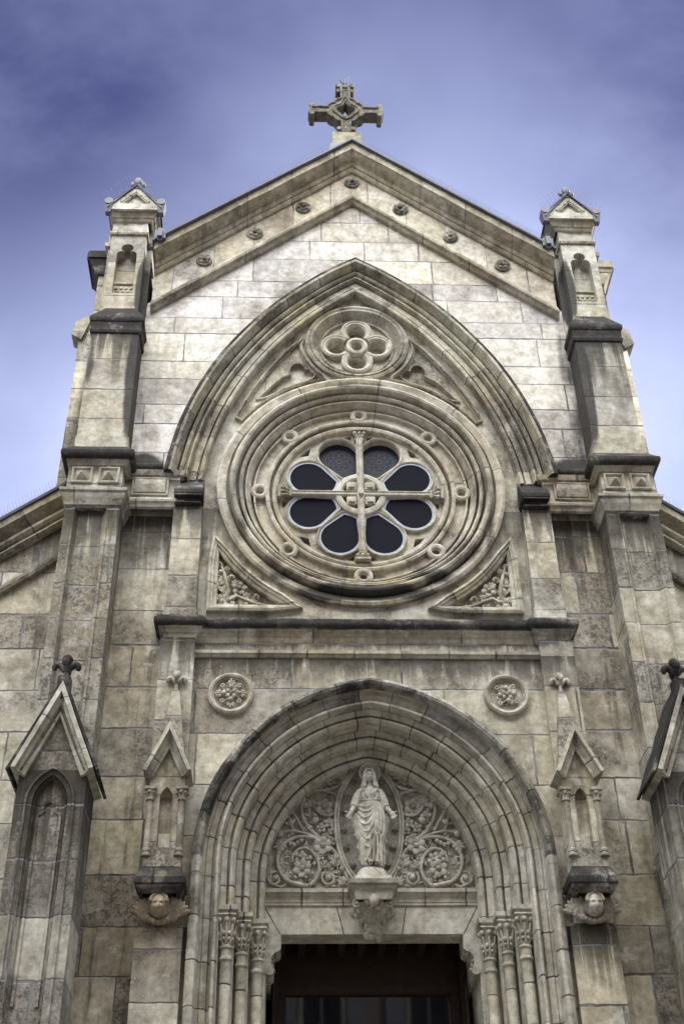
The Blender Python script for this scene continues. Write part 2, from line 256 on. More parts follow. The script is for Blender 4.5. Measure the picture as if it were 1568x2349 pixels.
class MB:
    def __init__(s):
        s.bm = bmesh.new(); s.uv = s.bm.loops.layers.uv.new('UVMap')
    def face(s, vs, uvs=None, mi=0):
        try: f = s.bm.faces.new(vs)
        except ValueError: return None
        f.material_index = mi
        if uvs:
            for l, q in zip(f.loops, uvs): l[s.uv].uv = q
        return f
    def planar_uv(s, f):
        n = f.normal
        for l in f.loops:
            c = l.vert.co
            l[s.uv].uv = (c.x, c.z) if abs(n.y) >= max(abs(n.x), abs(n.z)) else ((c.y, c.z) if abs(n.x) >= abs(n.z) else (c.x, c.y))
    def hexa(s, c, mi=0, skip=()):
        v = [s.bm.verts.new(p) for p in c]
        for i, q in enumerate(((0, 3, 2, 1), (4, 5, 6, 7), (0, 1, 5, 4), (1, 2, 6, 5), (2, 3, 7, 6), (3, 0, 4, 7))):
            if i in skip: continue
            f = s.face([v[k] for k in q], None, mi); f.normal_update(); s.planar_uv(f)
    def box(s, x0, x1, y0, y1, z0, z1, mi=0, taper=(0, 0), ch=0.0):
        if x0 > x1: x0, x1 = x1, x0
        tx, ty = taper
        if ch:                                                  # bevelled box
            tb = bmesh.new(); bmesh.ops.create_cube(tb, size=1)
            for v in tb.verts: v.co = Vector(((x0+x1)/2 + v.co.x*(x1-x0), (y0+y1)/2 + v.co.y*(y1-y0), (z0+z1)/2 + v.co.z*(z1-z0)))
            bmesh.ops.bevel(tb, geom=tb.edges[:], offset=ch, segments=2, affect='EDGES')
            mp = {v: s.bm.verts.new(v.co) for v in tb.verts}
            for f in tb.faces:
                g = s.face([mp[v] for v in f.verts], None, mi)
                if g: g.normal_update(); s.planar_uv(g)
            tb.free(); return
        s.hexa([(x0, y0, z0), (x1, y0, z0), (x1, y1, z0), (x0, y1, z0), (x0+tx, y0+ty, z1), (x1-tx, y0+ty, z1), (x1-tx, y1-ty, z1), (x0+tx, y1-ty, z1)], mi)
    def plate(s, outer, holes, y0, y1, mi=0, side_mi=None, uvo=None, back=False):
        loops = []; co = []; eg = []
        for lp in [outer] + list(holes):
            b0 = len(co); n = len(lp)
            co += [Vector((p[0], p[1])) for p in lp]; eg += [(b0+i, b0+(i+1) % n) for i in range(n)]
            loops.append([s.bm.verts.new((p[0], y0, p[1])) for p in lp])
        flat = [v for lp in loops for v in lp]
        vo, eo_, fo, ovo, oe, of = delaunay_2d_cdt(co, eg, [], 0, 1e-5)
        vs = [flat[q[0]] if q else s.bm.verts.new((c.x, y0, c.y)) for q, c in zip(ovo, vo)]
        loops2 = [[(p[0], p[1]) for p in lp] for lp in [outer] + list(holes)]
        for f_ in fo:
            cx_ = sum(vo[i].x for i in f_)/len(f_); cz_ = sum(vo[i].y for i in f_)/len(f_); ins = False
            for lp in loops2:
                for i in range(len(lp)):
                    (xa, za), (xb, zb) = lp[i-1], lp[i]
                    if (za > cz_) != (zb > cz_) and cx_ < (xb-xa)*(cz_-za)/(zb-za)+xa: ins = not ins
            if not ins: continue
            f = s.face([vs[i] for i in f_], None, mi)
            if f:
                for l in f.loops:
                    c = l.vert.co; l[s.uv].uv = (c.x, c.z) if uvo is None else uvo(c.x, c.z)
        if y1 is not None:
            for v in loops:
                b = [s.bm.verts.new((q.co.x, y1, q.co.z)) for q in v]; u = 0.0
                for i in range(len(v)):
                    j = (i+1) % len(v); d = (v[j].co - v[i].co).length
                    s.face((v[i], v[j], b[j], b[i]), [(u, 0), (u+d, 0), (u+d, y1-y0), (u, y1-y0)], mi if side_mi is None else side_mi); u += d
    def sweep(s, path, prof, closed=False, plane='xz', caps=True, side=1, step=0.14, u0=None, endv=None):
        # path: 2D points; prof: (offset along the path's left normal, coordinate across the plane[, material index])
        P = [Vector(p) for p in path]; n = len(P)
        if step:
            Q = []
            for i in range(n if closed else n-1):
                a, b = P[i], P[(i+1) % n]; k = max(1, int((b-a).length/step))
                for j in range(k): Q.append((a.lerp(b, j/k), j == 0))
            if not closed: Q.append((P[-1], True))
            P = [q[0] for q in Q]; n = len(P)
        rows = []; u = random.random()*3 if u0 is None else u0; us = []
        for i in range(n):
            a = P[i-1] if (i or closed) else None; b = P[(i+1) % n] if (i < n-1 or closed) else None
            d1 = (P[i]-a).normalized() if a is not None else None; d2 = (b-P[i]).normalized() if b is not None else None
            d1 = d1 or d2; d2 = d2 or d1
            n1 = Vector((-d1.y, d1.x))*side; n2 = Vector((-d2.y, d2.x))*side
            mm = (n1+n2)/max(0.25, 1+n1.dot(n2))
            if endv is not None:
                ev = Vector(endv); mm = ev/ev.dot(n1)
            us.append(u)
            rows.append([s._pt(P[i]+mm*pr[0], pr[1], plane) for pr in prof])
            if b is not None: u += (b-P[i]).length
        vr = [[s.bm.verts.new(p) for p in r] for r in rows]
        pl = [0.0]
        for k in range(len(prof)-1): pl.append(pl[-1]+hypot(prof[k+1][0]-prof[k][0], prof[k+1][1]-prof[k][1]))
        for i in range(n if closed else n-1):
            j = (i+1) % n; uj = us[j] if j else u
            for k in range(len(prof)-1):
                s.face((vr[i][k], vr[j][k], vr[j][k+1], vr[i][k+1]), [(us[i], pl[k]), (uj, pl[k]), (uj, pl[k+1]), (us[i], pl[k+1])], prof[k][2] if len(prof[k]) > 2 else 0)
        if caps and not closed and len(prof) > 2:
            for r in (vr[0], vr[-1]):
                f = s.face(r, None, 0)
                if f: f.normal_update(); s.planar_uv(f)
    def _pt(s, q, d, plane):
        if plane == 'xz': return (q.x, d, q.y)
        if plane == 'xy': return (q.x, q.y, d)
        return (d, q.x, q.y)                                      # 'yz'
    def tube(s, pts, rad, seg=7, mi=0, flat=1.0):
        pts = [Vector(p) for p in pts]; n = len(pts)
        if not isinstance(rad, (list, tuple)): rad = [rad]*n
        rings = []; up = Vector((0, -1, 0)); u = random.random()*2; us = []
        for i in range(n):
            d = (pts[min(i+1, n-1)]-pts[max(i-1, 0)]).normalized()
            a = d.cross(up)
            if a.length < 0.05: a = d.cross(Vector((1, 0, 0)))
            a.normalize(); b = a.cross(d).normalized()
            rings.append([s.bm.verts.new(pts[i] + (a*cos(2*pi*k/seg) + b*sin(2*pi*k/seg)*flat)*rad[i]) for k in range(seg)])
            us.append(u)
            if i < n-1: u += (pts[i+1]-pts[i]).length
        for i in range(n-1):
            for k in range(seg):
                l = (k+1) % seg
                s.face((rings[i][k], rings[i][l], rings[i+1][l], rings[i+1][k]), [(us[i], k*.02), (us[i], l*.02), (us[i+1], l*.02), (us[i+1], k*.02)], mi)
        s.face(rings[0], None, mi); s.face(rings[-1], None, mi)
    def ell(s, c, r, rot=None, seg=10, rng=7, mi=0):
        # ellipsoid, rot: 3x3 matrix
        c = Vector(c); R = rot or Matrix.Identity(3)
        P = lambda th, ph: c + R @ Vector((r[0]*cos(th)*sin(ph), r[1]*sin(th)*sin(ph), r[2]*cos(ph)))
        top = s.bm.verts.new(P(0, 0)); bot = s.bm.verts.new(P(0, pi))
        rg = [[s.bm.verts.new(P(2*pi*k/seg, pi*j/rng)) for k in range(seg)] for j in range(1, rng)]
        for k in range(seg):
            l = (k+1) % seg
            s.face((top, rg[0][k], rg[0][l]), None, mi); s.face((bot, rg[-1][l], rg[-1][k]), None, mi)
            for j in range(len(rg)-1): s.face((rg[j][k], rg[j+1][k], rg[j+1][l], rg[j][l]), None, mi)
    def lathe(s, c, prof, seg=18, mi=0, sq=0.0, a0=0.0, a1=2*pi):
        # prof: (radius, z) from top to bottom
        full = abs(a1-a0-2*pi) < 1e-6; m = seg if full else seg+1
        rows = [[s.bm.verts.new((c[0]+r*cos(a0+(a1-a0)*k/seg), c[1]+r*sin(a0+(a1-a0)*k/seg), c[2]+z)) for k in range(m)] for r, z in prof]
        for i in range(len(prof)-1):
            for k in range(seg):
                l = (k+1) % m
                s.face((rows[i][k], rows[i][l], rows[i+1][l], rows[i+1][k]), [(prof[i][1], k*.1), (prof[i][1], k*.1+.1), (prof[i+1][1], k*.1+.1), (prof[i+1][1], k*.1)], mi)
        if full: s.face(rows[0], None, mi); s.face(rows[-1], None, mi)
    def build(s, name, mats, parent=None, wear=0.004, ang=32, weld=True):
        if weld: bmesh.ops.remove_doubles(s.bm, verts=s.bm.verts[:], dist=0.0004)
        bmesh.ops.recalc_face_normals(s.bm, faces=s.bm.faces[:])
        if wear:
            for v in s.bm.verts: v.co = wob(v.co, wear)
        if name in ('foliage', 'scroll_foliage', 'leaf_corbel', 'capital', 'fleuron', 'rosette', 'bracket_leaf', 'niche_sill', 'lead_finial'): ang = 62
        th = radians(ang)
        for f in s.bm.faces: f.smooth = True
        for e in s.bm.edges:
            if len(e.link_faces) == 2:
                if e.link_faces[0].normal.angle(e.link_faces[1].normal, 0) > th: e.smooth = False
        me = bpy.data.meshes.new(name); s.bm.to_mesh(me); s.bm.free()
        if not isinstance(mats, (list, tuple)): mats = [mats]
        for q in mats: me.materials.append(q)
        o = bpy.data.objects.new(name, me); COL.objects.link(o)
        if parent: attach(o, parent)
        return o

def attach(o, p):
    # vertices are in world metres: the root's own offset is cancelled, parts carry none
    o.parent = p
    o.matrix_parent_inverse = Matrix.Translation(-p.location) if p.type == 'EMPTY' else Matrix.Identity(4)
def thing(name, label, cat, loc, group=None):
    o = bpy.data.objects.new(name, None); COL.objects.link(o); o.location = loc; o.empty_display_size = 0.3
    o['label'] = label; o['category'] = cat
    if group: o['group'] = group
    return o
def arc(cx, cz, r, a0, a1, n):
    return [(cx+r*cos(radians(a0+(a1-a0)*i/n)), cz+r*sin(radians(a0+(a1-a0)*i/n))) for i in range(n+1)]
def circ(cx, cz, r, n=48, ph=0.0, cw=True):
    k = -1 if cw else 1
    return [(cx+r*cos(k*2*pi*i/n+ph), cz+r*sin(k*2*pi*i/n+ph)) for i in range(n)]
def pointed(c, zs, r, zb, n=22, d=0.0):
    # left foot -> apex -> right foot of a two-centred arch, radius r-d, feet continued straight down to zb
    q = r-d; ap = math.degrees(math.acos(-c/q)) if c < q else 180
    a_left = arc(c, zs, q, 180, ap, n)
    if zb > zs: a_left = [p for p in a_left if p[1] > zb] ; a_left = [(c-sqrt(q*q-(zb-zs)**2), zb)] + a_left
    else: a_left = ([(c-q, zb)] if zb < zs-1e-4 else []) + a_left
    return a_left + [(-x, z) for x, z in reversed(a_left[:-1])]
def bez(pts, k=8):
    # Catmull-Rom through 2D/3D points
    P = [Vector(p) for p in pts]; out_ = []
    for i in range(len(P)-1):
        a = P[max(i-1, 0)]; b = P[i]; c = P[i+1]; d = P[min(i+2, len(P)-1)]
        for j in range(k):
            s_ = j/k
            out_.append(0.5*((2*b)+(c-a)*s_+(2*a-5*b+4*c-d)*s_*s_+(3*b-a-3*c+d)*s_**3))
    out_.append(P[-1]); return out_

# carved foliage, all facing -y; positions (x, z) on a plane y
def petal(mb, x, z, y, ang, ln, wd, th, lift=0.3):
    R = Matrix.Rotation(-ang, 3, 'Y') @ Matrix.Rotation(0.0, 3, 'X') @ Matrix.Rotation(-lift, 3, 'Z')
    c = Vector((x, y, z)) + Vector((cos(ang), 0, sin(ang)))*ln*0.5
    mb.ell(c, (ln*0.55, th, wd*0.5), R, 8, 6)
def flower(mb, x, z, y, r, n=5, ph=0.3):
    for k in range(n): petal(mb, x+cos(ph+2*pi*k/n)*r*0.12, z+sin(ph+2*pi*k/n)*r*0.12, y-r*0.12, ph+2*pi*k/n, r*0.9, r*0.85, r*0.22, 0.35)
    mb.ell((x, y-r*0.35, z), (r*0.27,)*3, None, 8, 6)
def leaf(mb, x, z, y, ang, ln, lobes=5):
    th = ln*0.13
    for k in range(lobes):
        a = ang + (k-(lobes-1)/2)*1.9/max(1, lobes-1)
        sc = 1.0-0.30*abs(k-(lobes-1)/2)/max(1, (lobes-1)/2)
        petal(mb, x, z, y-th*0.6, a, ln*sc, ln*0.36, th, 0.2)
    mb.tube([(x-cos(ang)*ln*0.4, y, z-sin(ang)*ln*0.4), (x, y-th, z), (x+cos(ang)*ln*0.7, y-th*1.9, z+sin(ang)*ln*0.7)], [ln*0.07, ln*0.08, ln*0.03], 6)
def scroll(mb, x, z, y, r, a0, turns, rad, d=1):
    n = int(abs(turns)*18)
    pts = []; rs = []
    for i in range(n+1):
        k = i/n; q = r*(1-k)**0.8 + r*0.16; a = a0+d*k*turns*2*pi
        pts.append((x+q*cos(a), y-0.4*rad-k*rad*0.8, z+q*sin(a))); rs.append(rad*(0.75+0.3*k))
    mb.tube(pts, rs, 6); mb.ell((x+r*0.1*cos(a), y-rad*1.2, z+r*0.1*sin(a)), (rad*1.7,)*3, None, 8, 6)
def face_part(mb, c, sc, tilt=0.0, hair=False):
    # a head looking towards -y, chin down; sc = head height
    N, K = 40, 30; R = Matrix.Rotation(tilt, 3, 'X'); c = Vector(c); g = lambda a, b: exp(-(a/b)**2)
    rows = []
    for j in range(K+1):
        ph = pi*j/K; row = []
        for i in range(N):
            th = 2*pi*i/N
            x, y, z = 0.36*cos(th)*sin(ph), -0.44*sin(th)*sin(ph), 0.5*cos(ph)
            if z < 0: x *= 1-0.75*(-z)**1.6*1.4; y *= 1-0.35*(-z)**1.5 if y < 0 else 1-0.8*(-z)
            if y < 0:
                d = 0
                d += 0.115*g(x, 0.055)*(max(0, min(1, (0.10-z)/0.24)) if z > -0.14 else g(z+0.14, 0.035))
                d -= 0.085*(g(x-0.15, 0.085)+g(x+0.15, 0.085))*g(z-0.055, 0.055)
                d += 0.028*(g(x-0.15, 0.06)+g(x+0.15, 0.06))*g(z-0.035, 0.03)
                d += 0.045*g(abs(x)-0.15, 0.10)*g(z-0.14, 0.035)
                d += 0.045*g(x, 0.085)*(g(z+0.235, 0.024)+g(z+0.285, 0.026)) - 0.04*g(x, 0.11)*g(z+0.260, 0.014) - 0.03*g(x, 0.1)*g(z+0.335, 0.03)
                d += 0.035*g(x, 0.08)*g(z+0.40, 0.06)
                d += 0.018*(g(x-0.2, 0.08)+g(x+0.2, 0.08))*g(z+0.12, 0.09)
                y -= d
            row.append(mb.bm.verts.new(c + R @ Vector((x, y, z))*sc))
        rows.append(row)
    for j in range(K):
        for i in range(N):
            l = (i+1) % N
            mb.face((rows[j][i], rows[j][l], rows[j+1][l], rows[j+1][i]))
    bmesh.ops.remove_doubles(mb.bm, verts=rows[0]+rows[-1], dist=1e-5)
def remesh(o, vox):
    md = o.modifiers.new('r', 'REMESH'); md.mode = 'VOXEL'; md.voxel_size = vox; md.use_smooth_shade = True
    dg = bpy.context.evaluated_depsgraph_get()
    me = bpy.data.meshes.new_from_object(o.evaluated_get(dg))
    o.modifiers.clear(); old = o.data; mats = list(old.materials); o.data = me
    me.materials.clear()
    for q in mats: me.materials.append(q)
    for p in me.polygons: p.use_smooth = True; p.material_index = 0
    me.name = old.name

# ================================================================== CHURCH
church = thing('church', 'cream limestone church front with rose window, gabled portal and soot-streaked buttresses', 'church', (0, 0, GZ))
def part(mb, name, mats, parent=None, **k): return mb.build(name, mats, parent or church, **k)
TAN = 2.8/3.34; CA = cos(math.atan(TAN))
def gz(x, top=6.42): return top - TAN*abs(x)

# --- nave wall: one plate with the great arch cut out of it
AC, AZ, AR = 3.16, -0.40, 6.042
mb = MB()
hole = pointed(AC, AZ, AR, -0.2, 22, 0.10)
hole = hole + [(2.5, -0.2), (2.5, -2.6), (-2.5, -2.6), (-2.5, -0.2)]
hole = [p for i, p in enumerate(hole) if i == 0 or (Vector(p)-Vector(hole[i-1])).length > 1e-4]
outer = [(-4.0, -3.0), (4.0, -3.0), (4.0, gz(4.0)+.3), (0, gz(0)+.3), (-4.0, gz(4.0)+.3)]
mb.plate(outer, [hole], 0.0, 0.35)
nave = part(mb, 'nave_wall', M['wall'], wear=0.0)
for s_ in (-1, 1):
    mb = MB(); mb.plate([(2.5*s_, GZ), (3.5*s_, GZ), (3.5*s_, -0.3), (2.5*s_, -0.3)], [], -0.012, None)
    part(mb, 'side_wall', M['sidewall'], wear=0.0)

# --- gable: raking string, frieze with rosettes, raking cornice under lead
def rake(x0=3.33, o=0.0): return [(-x0, gz(x0)), (0, gz(0)), (x0, gz(x0))]
mb = MB(); mb.sweep(rake(), [(0.0, 0.02), (0.0, -0.07), (0.035, -0.10), (0.05, -0.15), (0.085, -0.16), (0.10, -0.12), (0.115, -0.13), (0.155, -0.11), (0.165, -0.04)], endv=(0, 1))
part(mb, 'raking_string', M['cornice'])
mb = MB(); mb.sweep(rake(), [(0.15, -0.04), (0.70, -0.04)], endv=(0, 1))
fr = part(mb, 'raking_frieze', stone('frieze_stone', base=(0.50, 0.475, 0.42), warm=(0.46, 0.40, 0.30), joint=('u', 0.86), grime=0.42, streak=0.22, seed=8.0))
mb = MB(); mb.sweep(rake(), [(0.66, -0.03), (0.66, -0.09), (0.69, -0.12), (0.715, -0.12), (0.72, -0.15), (0.76, -0.19), (0.775, -0.17), (0.79, -0.19), (0.80, -0.23), (0.815, -0.28), (0.845, -0.33), (0.865, -0.36), (0.87, -0.38), (0.985, -0.39), (0.99, 0.4)], endv=(0, 1))
gc = part(mb, 'gable_cornice', M['cornice'], wear=0.007)
mb = MB(); mb.sweep(rake(3.36), [(0.992, 0.4), (0.992, -0.455), (1.02, -0.46), (1.035, -0.42), (1.035, 0.4)], step=None, endv=(0, 1))
part(mb, 'lead_flashing', M['lead'], gc, wear=0.0)
for s_ in (-1, 1):
    mb = MB(); mb.box(s_*3.24-.09, s_*3.24+.09, -0.50, -0.2, gz(3.24)+1.22, gz(3.24)+1.50, ch=0.05)
    part(mb, 'lead_cap', M['lead'], gc)
for (x, z) in ((0, 7.0), (-0.865, 6.29), (0.84, 6.30), (-1.69, 5.585), (1.67, 5.59), (-2.52, 4.885), (2.51, 4.89)):
    mb = MB(); mb.sweep(circ(x, z, 0.125, 24), [(0.012, -0.03), (0.010, -0.075), (-0.02, -0.085), (-0.03, -0.06)], closed=True, step=None)
    mb.plate(circ(x, z, 0.11, 20, cw=False), [], -0.055, None)
    flower(mb, x, z, -0.065, 0.105, 5, 0.3+x); 
    for k in range(5): mb.ell((x+0.085*cos(0.93+x+k*1.2566), -0.07, z+0.085*sin(0.93+x+k*1.2566)), (0.022, 0.02, 0.022), None, 7, 5)
    part(mb, 'rosette', M['rosette'], fr, wear=0.002)

# --- great pointed arch round the rose
SPR = 0.16
def archpath(d=0.0): return pointed(AC, AZ, AR, SPR, 24, d)
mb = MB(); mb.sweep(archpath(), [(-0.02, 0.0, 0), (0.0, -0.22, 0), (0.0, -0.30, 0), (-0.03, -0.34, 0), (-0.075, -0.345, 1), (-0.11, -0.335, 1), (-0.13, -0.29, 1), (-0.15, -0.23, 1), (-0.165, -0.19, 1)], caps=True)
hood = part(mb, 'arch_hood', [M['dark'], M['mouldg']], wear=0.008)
mb = MB(); mb.sweep(archpath(), [(-.155, -.19), (-.16, -.05), (-.195, -.05), (-.20, -.21), (-.225, -.225), (-.25, -.20), (-.255, -.13), (-.28, -.13), (-.295, -.19), (-.32, -.20), (-.335, -.175), (-.34, -.09), (-.36, -.09), (-.37, -.125), (-.45, -.125), (-.455, -.07), (-.475, -.07), (-.49, -.155), (-.52, -.165), (-.545, -.155), (-.55, .0), (-.57, .03)])
part(mb, 'arch_band', M['mouldg'], wear=0.006)

# --- rose panel: plane inside the arch with the rose, the quatrefoil and the spandrels cut out of it
RZ = 0.125; QZ = 3.02
pan = pointed(AC, AZ, AR, -0.2, 24, 0.53)
pan = pan + [(2.30, -0.2), (2.30, -2.40), (-2.30, -2.40), (-2.30, -0.2)]
mb = MB()
def spandrel_low(s_, d=0.0):
    R_ = 2.25+d; a0 = atan2(-0.68-RZ, 2.12-d); 
    x1 = 2.12-d; z1 = -2.04+d
    zt = RZ - sqrt(R_*R_-x1*x1); xt = sqrt(R_*R_-(z1-RZ)**2)
    A = math.degrees(atan2(zt-RZ, x1)); B = math.degrees(atan2(z1-RZ, xt))
    pts = arc(0, RZ, R_, A, B, 14)
    return [(s_*x, z) for x, z in pts] + [(s_*x1, z1)]
def spandrel_up(s_, d=0.0):
    # curved triangle between rim, quatrefoil ring and arch
    pts = []
    q = AR-0.66-d
    top = (0.80+d*0.4, 3.23-d*2.0)
    # outer side along the arch intrados
    n = 10
    z0, z1 = 1.25+d*2.6, top[1]
    for i in range(n+1):
        z = z0+(z1-z0)*i/n; x = -(AC-sqrt(q*q-(z-AZ)**2)) 
        pts.append((x, z))
    # inner side along the quatrefoil ring
    R_ = 0.86+d
    a0 = atan2(pts[-1][1]-QZ, pts[-1][0]); a1 = -1.05
    for i in range(1, 9): a = a0+(a1-a0)*i/8; pts.append((R_*cos(a), QZ+R_*sin(a)))
    R2 = 2.14+d
    b0 = atan2(pts[-1][1]-RZ, pts[-1][0]); b1 = atan2(pts[0][1]-RZ, pts[0][0])
    P_ = []
    for p in pts:
        rr_ = hypot(p[0], p[1]-RZ)
        if rr_ > R2: P_.append(p)
    b0 = atan2(P_[-1][1]-RZ, P_[-1][0]); b1 = atan2(P_[0][1]-RZ, P_[0][0])
    for i in range(0, 11): a = b0+(b1-b0)*i/10; P_.append((R2*cos(a), RZ+R2*sin(a)))
    Q_ = []
    for p in P_:
        if not Q_ or (Vector(p)-Vector(Q_[-1])).length > 0.02: Q_.append(p)
    return [(s_*x, z) for x, z in Q_]
holes = [circ(0, RZ, 2.03, 64), circ(0, QZ, 0.70, 40)]
for s_ in (-1, 1): holes += [spandrel_low(s_, 0.10), spandrel_up(s_, 0.07)]
mb.plate(pan, holes, 0.0, 0.10)
panel = part(mb, 'rose_panel', M['panel'], wear=0.0)
# frames and sunk fields of the four spandrels
def closed_cw(p):
    A = sum(p[i-1][0]*p[i][1]-p[i][0]*p[i-1][1] for i in range(len(p)))
    return p if A < 0 else p[::-1]
for s_ in (-1, 1):
    mb = MB(); p = closed_cw(spandrel_low(s_, 0.10))
    mb.sweep(p, [(0.14, 0.01), (0.135, -0.07), (0.10, -0.085), (0.085, -0.06), (0.06, -0.06), (0.05, -0.03), (0.01, -0.02), (0.0, 0.10)], closed=True)
    so = part(mb, 'corner_spandrel', M['mould'], wear=0.005)
    mb = MB(); mb.plate(spandrel_low(s_, 0.08), [], 0.09, None); part(mb, 'sunk_field', M['carve'], so, wear=0)
    mb = MB()
    rnd = random.Random(3+s_)
    cx, cz = s_*1.86, -1.82
    # foliage: a thick stem from the corner towards both tips with curled leaves and buds
    mb.tube([(s_*2.0, 0.06, -1.93), (s_*1.86, 0.0, -1.72), (s_*1.93, 0.0, -1.45), (s_*2.0, 0.03, -1.22)], [0.03, 0.03, 0.025, 0.012], 6)
    mb.tube([(s_*2.0, 0.06, -1.93), (s_*1.75, 0.0, -1.80), (s_*1.5, 0.0, -1.92), (s_*1.25, 0.03, -1.95)], [0.03, 0.03, 0.025, 0.012], 6)
    for (a, b, r_) in ((1.87, -1.86, .085), (1.97, -1.60, .075), (1.72, -1.66, .085), (1.62, -1.93, .085), (1.98, -1.40, .055), (1.44, -1.94, .055), (1.83, -1.48, .05), (1.50, -1.80, .05), (1.30, -1.96, .035), (2.0, -1.25, .035)):
        if r_ > .07: flower(mb, s_*a, b, 0.04, r_*1.25, 5, rnd.random()*2)
        else: scroll(mb, s_*a, b, 0.04, r_, rnd.random()*6, 1.0, r_*0.34, s_); mb.ell((s_*a, -0.01, b), (r_*.45,)*3, None, 8, 6)
    for (a, b, g_, l_) in ((1.93, -1.74, 100, .12), (1.74, -1.88, 170, .12), (1.95, -1.52, 80, .10), (1.56, -1.90, 160, .10), (1.80, -1.62, 130, .11), (1.66, -1.80, 150, .10), (1.90, -1.36, 95, .08), (1.40, -1.95, 175, .07), (1.98, -1.84, 60, .09)):
        leaf(mb, s_*a, b, 0.03, radians(g_ if s_ > 0 else 180-g_), l_, 5)
    for k in range(50):
        a = 1.30+rnd.random()*0.72; b = -1.97+rnd.random()*0.75
        if hypot(a, b-RZ) > 2.42 and b > -1.98: mb.ell((s_*a, 0.03+rnd.random()*.03, b), (0.018+rnd.random()*.022,)*3, None, 7, 5)
    part(mb, 'foliage', M['carve'], so, wear=0.003)
    mb = MB(); p = closed_cw(spandrel_up(s_, 0.07))
    mb.sweep(p, [(0.055, 0.01), (0.052, -0.05), (0.03, -0.06), (0.018, -0.04), (0.01, 0.02), (0.0, 0.03), (0.0, 0.10)], closed=True)
    so = part(mb, 'upper_spandrel', M['mouldg'], wear=0.005)
    mb = MB(); mb.plate(spandrel_up(s_, 0.05), [], 0.09, None); part(mb, 'sunk_field', M['panel'], so, wear=0)
    # trefoil cusping laid in the field
    hq = [(s_*x, z) for x, z in [(1.52, 1.86), (1.36, 2.07), (1.20, 2.26), (1.08, 2.33), (1.045, 2.37), (1.06, 2.46), (1.00, 2.56), (0.91, 2.58), (0.85, 2.52), (0.835, 2.45), (0.80, 2.46), (0.73, 2.46), (0.69, 2.39), (0.71, 2.31), (0.80, 2.245), (1.0, 2.155), (1.2, 2.045), (1.4, 1.90)]]
    hq = [(q.x, q.y) for q in bez(hq+[hq[0]], 3)[:-1]]
    mb = MB(); mb.plate(spandrel_up(s_, 0.06), [hq], 0.035, 0.12)
    mb.sweep(closed_cw(hq), [(0.028, 0.036), (0.024, 0.0), (0.006, 0.0), (0.0, 0.03), (0.0, 0.1)], closed=True, step=None)
    part(mb, 'trefoil_cusp', M['mouldg'], so, wear=0.004)

# --- quatrefoil medallion above the rose
mb = MB(); mb.sweep(circ(0, QZ, 0.80, 56), [(0.03, 0.0), (0.02, -0.06), (-0.02, -0.075), (-0.05, -0.05), (-0.065, -0.075), (-0.09, -0.07), (-0.12, -0.01), (-0.17, 0.06), (-0.20, 0.08), (-0.205, 0.06), (-0.235, 0.06), (-0.24, 0.16)], closed=True, step=None)
qo = part(mb, 'quatrefoil', M['mouldg'], wear=0.005)
mb = MB(); qh = [circ(0.325*cos(a), QZ+0.325*sin(a), 0.145, 22) for a in (0, pi/2, pi, 3*pi/2)] + [circ(0, QZ, 0.078, 18)]
mb.plate(circ(0, QZ, 0.60, 48, cw=False), qh, 0.115, 0.25); part(mb, 'pierced_plate', M['trac'], qo, wear=0)
mb = MB(); mb.plate(circ(0, QZ, 0.55, 30, cw=False), [], 0.25, None); part(mb, 'back_plate', M['panel'], qo, wear=0)
for k, a in enumerate((0, pi/2, pi, 3*pi/2)):
    mb = MB(); mb.sweep(arc(0.325*cos(a), QZ+0.325*sin(a), 0.20, math.degrees(a)+138, math.degrees(a)-138, 28), [(0.055, 0.12), (0.05, 0.03), (0.02, 0.01), (0.0, 0.025), (-0.02, 0.025), (-0.05, 0.06), (-0.055, 0.13)], step=None)
    part(mb, 'foil', M['trac'], qo, wear=0.003)
mb = MB(); mb.sweep(circ(0, QZ, 0.125, 24), [(0.05, 0.12), (0.045, 0.01), (0.0, 0.0), (-0.03, 0.03), (-0.05, 0.12)], closed=True, step=None); part(mb, 'centre_ring', M['trac'], qo, wear=0.003)

# --- rose window
mb = MB()
rim = [(2.10, .02), (2.10, -.07), (2.06, -.09), (1.97, -.06), (1.96, .06), (1.925, .06), (1.92, -.11), (1.90, -.145), (1.87, -.155), (1.84, -.14), (1.825, -.10), (1.82, .08), (1.785, .08), (1.78, -.05), (1.755, -.065), (1.73, -.04), (1.725, .10), (1.695, .11), (1.69, .0), (1.67, .0), (1.645, .05), (1.615, .11), (1.61, .22), (1.58, .22), (1.575, .115), (1.55, .115), (1.545, .18), (1.405, .18), (1.40, .115), (1.37, .105), (1.345, .115), (1.34, .26), (1.305, .26), (1.30, .16), (1.27, .15), (1.235, .165), (1.22, .21), (1.21, .46)]
mb.sweep(circ(0, RZ, 2.0, 128), [(r_-2.0, y_) for r_, y_ in rim], closed=True, step=None, u0=0.3)
rose = part(mb, 'rose_window', stone('rose_ring_stone', base=(0.47, 0.445, 0.385), warm=(0.45, 0.395, 0.295), joint=('u', 1.2566), grime=0.46, streak=0.28, seed=9.0,
            blobs=[(0.0, -1.78, 1.2, 0.16, 0.8), (-0.95, -1.50, 0.5, 0.12, 0.5), (0.95, -1.50, 0.5, 0.12, 0.5), (0, 2.05, 0.55, 0.12, 0.5), (-1.78, -0.3, 0.2, 0.9, 0.42), (1.75, -0.3, 0.2, 0.9, 0.42), (0, -1.35, .5, .06, .5)]), wear=0.006)
